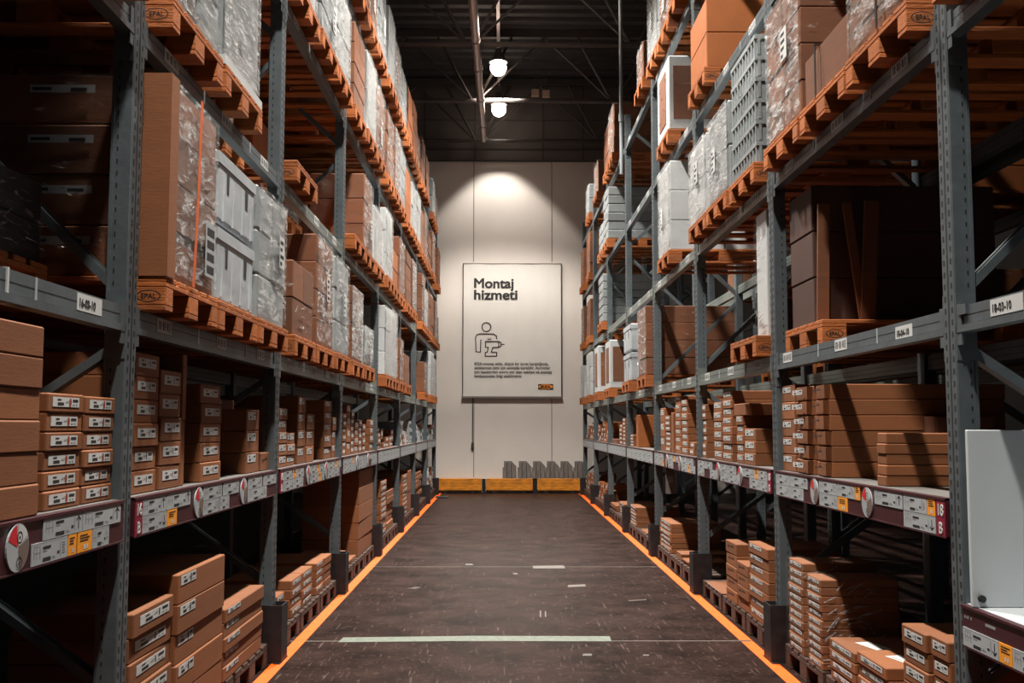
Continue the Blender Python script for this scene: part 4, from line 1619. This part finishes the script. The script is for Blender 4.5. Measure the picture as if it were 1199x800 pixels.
p, q = at_y(553.5, 466, WALL_Y - .02), at_y(553.2, 527, WALL_Y - .02)
b = MB()
b.cyl((0, 0, p.z), (0, 0, q.z + .18), .012, SEAM_D, 8)
o = b.build('power_cable', None, (q.x, WALL_Y - .02, 0))
tag(o, 'dark power cable with plug hanging below the banner on the end wall', 'cable')
b = MB()
b.lathe([(.001, q.z + .19), (.022, q.z + .17), (.034, q.z + .10), (.034, q.z + .04), (.022, q.z + .02), (.02, q.z), (.001, q.z)], SEAM_D, 12)
b.build('plug', o)

zt = at_y(600, 560.5, WALL_Y - .12).z
for i, (ua, ub) in enumerate(((511.5, 564), (569, 624), (629, 681))):
    xa, xb = at_y(ua, 570, WALL_Y - .12).x, at_y(ub, 570, WALL_Y - .12).x
    b = MB()
    b.cbox(0, xb - xa, 0, .12, .06, zt, BUMPER, .01)
    o = b.build('bumper_timber', None, (xa, WALL_Y - .1215, 0))
    tag(o, ['scuffed yellow bumper timber at the end wall, below the cord', 'scuffed yellow bumper timber at the end wall, in the middle', 'scuffed yellow bumper timber at the end wall, under the bins'][i], 'bumper', 'bumper timbers along the end wall')
    b = MB()
    for x in (.15, xb - xa - .25):
        b.box(x, x + .1, .01, .11, 0, .06, GUARD)
    b.build('foot', o)
for i, u in enumerate((506.5, 566.5, 626.5, 684)):
    xa = at_y(u, 570, WALL_Y - .1).x
    b = MB()
    b.box(-.04, .04, 0, .09, 0, zt - .01, GUARD)
    b.box(-.055, .055, -.01, .09, 0, .015, GUARD)
    o = b.build('bumper_bracket', None, (xa, WALL_Y - .0915, 0))
    tag(o, '%s dark steel bracket from the left holding the yellow bumper timbers' % ORD[i], 'bracket', 'brackets of the wall bumper')
for i, (ua, ub) in enumerate(((588.5, 604.6), (606, 622), (622.7, 638.5), (639, 654.5), (655, 670.5), (671.5, 683))):
    A, B = at_y(ua, 550, WALL_Y - .1), at_y(ub, 550, WALL_Y - .1)
    zt2 = at_y(600, 540.3, WALL_Y - .1).z
    w, h = B.x - A.x, zt2 - zt
    if i == 5:
        w = .31
    th = .008
    b = MB()
    pr = [(.0, 0), (.0, h * .64), (w * .10, h * .64), (w * .10, h), (w * .66, h), (w, h * .70), (w, 0)]
    n = len(pr)
    # hollow magazine-file shape: two profiled cheeks, floor, spine and low front
    for y0, y1 in ((0, th), (.10, .10 + th)):
        b.add([(x, y, z) for y in (y0, y1) for x, z in pr], [list(range(n)), list(range(n, 2 * n))[::-1]] + [(k, (k + 1) % n + 0, (k + 1) % n + n, k + n)[::-1] for k in range(n)], BIN)
    b.box(0, w, th, .10, 0, th, BIN)
    b.box(0, th, th, .10, th, h * .64, BIN)
    b.box(w - th, w, th, .10, th, h * .55, BIN)
    o = b.build('file_bin', None, (A.x, WALL_Y - .112, zt + .001))
    tag(o, '%s of six smoky plastic file bins on the bumper, counted from the cord' % ORD[i], 'bin', 'file bins along the end wall')
    b = MB()
    for t in (.30, .62):
        b.box(w * t, w * t + .012, -.003, 0, .01, h * .9, GUARD)
    b.build('rib', o)

# ------------------------------------------------------------------ roof steel, pipes, lamps
ZC = 8.14
for ti, v in enumerate((52, 118, 165)):
    yy = at_z(600, v, ZC).y
    yy = min(yy, WALL_Y - .12)
    root = bpy.data.objects.new('roof_truss', None)
    COL.objects.link(root)
    root.location = (0, yy, 0)
    tag(root, ['dark steel roof truss above the aisle, nearest of three', 'dark steel roof truss above the aisle, middle of three', 'dark steel roof truss right against the end wall'][ti], 'roof truss', 'roof trusses')
    b = MB()
    b.cyl((-12, 0, ZC), (12, 0, ZC), .05, TRUSS, 8)
    b.build('bottom_chord', root)
    b = MB()
    b.box(-12, 12, -.06, .06, ROOF_Z - .15, ROOF_Z - .002, TRUSS)
    b.build('top_chord', root)
    nx = -.58
    for j in range(-3, 4):
        xx = nx + j * 2.85
        for dx in (-1.42, -.75, .75, 1.42):
            b = MB()
            b.cyl((xx + (.06 if dx > 0 else -.06), 0, ZC), (xx + dx, 0, ROOF_Z - .15), .022 if abs(dx) > 1 else .03, TRUSS, 6)
            b.build('web_brace', root)
# tie beam at the wall head
b = MB()
za = at_y(600, 98, WALL_Y - .25).z
b.box(-8, 8, -.06, .06, za - .09, za + .12, TRUSS)
o = b.build('wall_head_beam', None, (0, WALL_Y - .24 - .12, 0))
struct(o)
# fire main along the aisle
pa, pb = at_z(553.5, 2, ZC - .13), at_z(566.5, 163, ZC - .13)
b = MB()
d = (pb - pa) / (pb.y - pa.y)
e = pa + d * (10 - pa.y)
b.cyl((e.x, 10, ZC - .13), (pb.x, pb.y, ZC - .13), .07, PIPE, 12)
for yy in (17.2, 18.6, 20.4, 22.2):
    x = (pa + d * (yy - pa.y)).x
    b.cyl((x, yy, ZC - .13), (x, yy + .09, ZC - .13), .085, PIPE, 12)
o = b.build('fire_pipe', None)
tag(o, 'thick brownish sprinkler pipe running along under the roof trusses', 'pipe')
# lighting track
b = MB()
b.box(LAMP_X - .03, LAMP_X + .03, -4, 24.0, ROOF_Z - .32, ROOF_Z - .26, PIPE)
for yy in [-3 + 3 * t for t in range(10)]:
    b.box(LAMP_X - .01, LAMP_X + .01, yy, yy + .02, ROOF_Z - .26, ROOF_Z + .01, PIPE)
o = b.build('lighting_track', None)
tag(o, 'slim lighting track hung under the roof above the lamps', 'track')
# vertical riser at the fifth right post
b = MB()
b.cyl((0, 0, POST_H - .9), (0, 0, ROOF_Z), .028, GALV, 10)
b.cyl((0, 0, POST_H - .1), (0, 0, POST_H + .02), .04, GALV, 10)
o = b.build('riser_pipe', None, (XR - .052, post_y(4) - .05, 0))
tag(o, 'thin galvanised riser pipe climbing from the fifth right post to the roof', 'pipe')
# two small sensor boxes hung under the tie beam
for i, (u, v) in enumerate(((627, 109), (639.5, 110))):
    p = at_y(u, v, 22.6)
    b = MB()
    b.cbox(-.085, .085, -.06, .06, -.08, .08, FLOODB, .012)
    o = b.build('ceiling_speaker', None, tuple(p))
    tag(o, ['small brown box hung below the roof beam, beside the lamp', 'small brown box hung below the roof beam, farther from the lamp'][i], 'hung box', 'small boxes hung under the roof')
    b = MB()
    b.cyl((0, 0, .08), (0, 0, ROOF_Z - p.z), .008, TRUSS, 6)
    b.build('hanger', o)

bell = [(.035, .40), (.06, .38), (.07, .28), (.11, .24), (.17, .15), (.19, .10), (.18, .10), (.16, .15), (.09, .22), (.03, .24)]
for i, y in enumerate(LAMP_Y):
    root = bpy.data.objects.new('ceiling_lamp', None)
    COL.objects.link(root)
    root.location = (LAMP_X, y, LAMP_Z)
    tag(root, 'bell-shaped high-bay lamp over the aisle, %s from the end wall' % ORD[i], 'lamp', 'high-bay lamps over the aisle')
    b = MB()
    b.lathe(bell, LAMP_M, 24)
    b.smooth = True
    b.build('reflector', root)
    b = MB()
    b.cyl((0, 0, .34), (0, 0, ROOF_Z - .32 - LAMP_Z), .015, LAMP_M, 8)
    b.build('stem', root)
    b = MB()
    b.lathe([(.001, -.17), (.07, -.158), (.125, -.12), (.16, -.05), (.165, .02), (.14, .09), (.08, .15), (.03, .18)], GLOW, 24)
    b.smooth = True
    b.build('bulb', root)
    ld = bpy.data.lights.new('lamp_beam', 'SPOT')
    ld.energy = LAMP_E * LAMP_K[i]
    ld.color = (1, .92, .83)
    ld.spot_size = math.radians(2 * LAMP_A[i])
    ld.spot_blend = LAMP_B[i]
    ld.shadow_soft_size = .14
    lo = bpy.data.objects.new('lamp_beam', ld)
    COL.objects.link(lo)
    lo.parent = root
    lo.location = (0, 0, -.20)
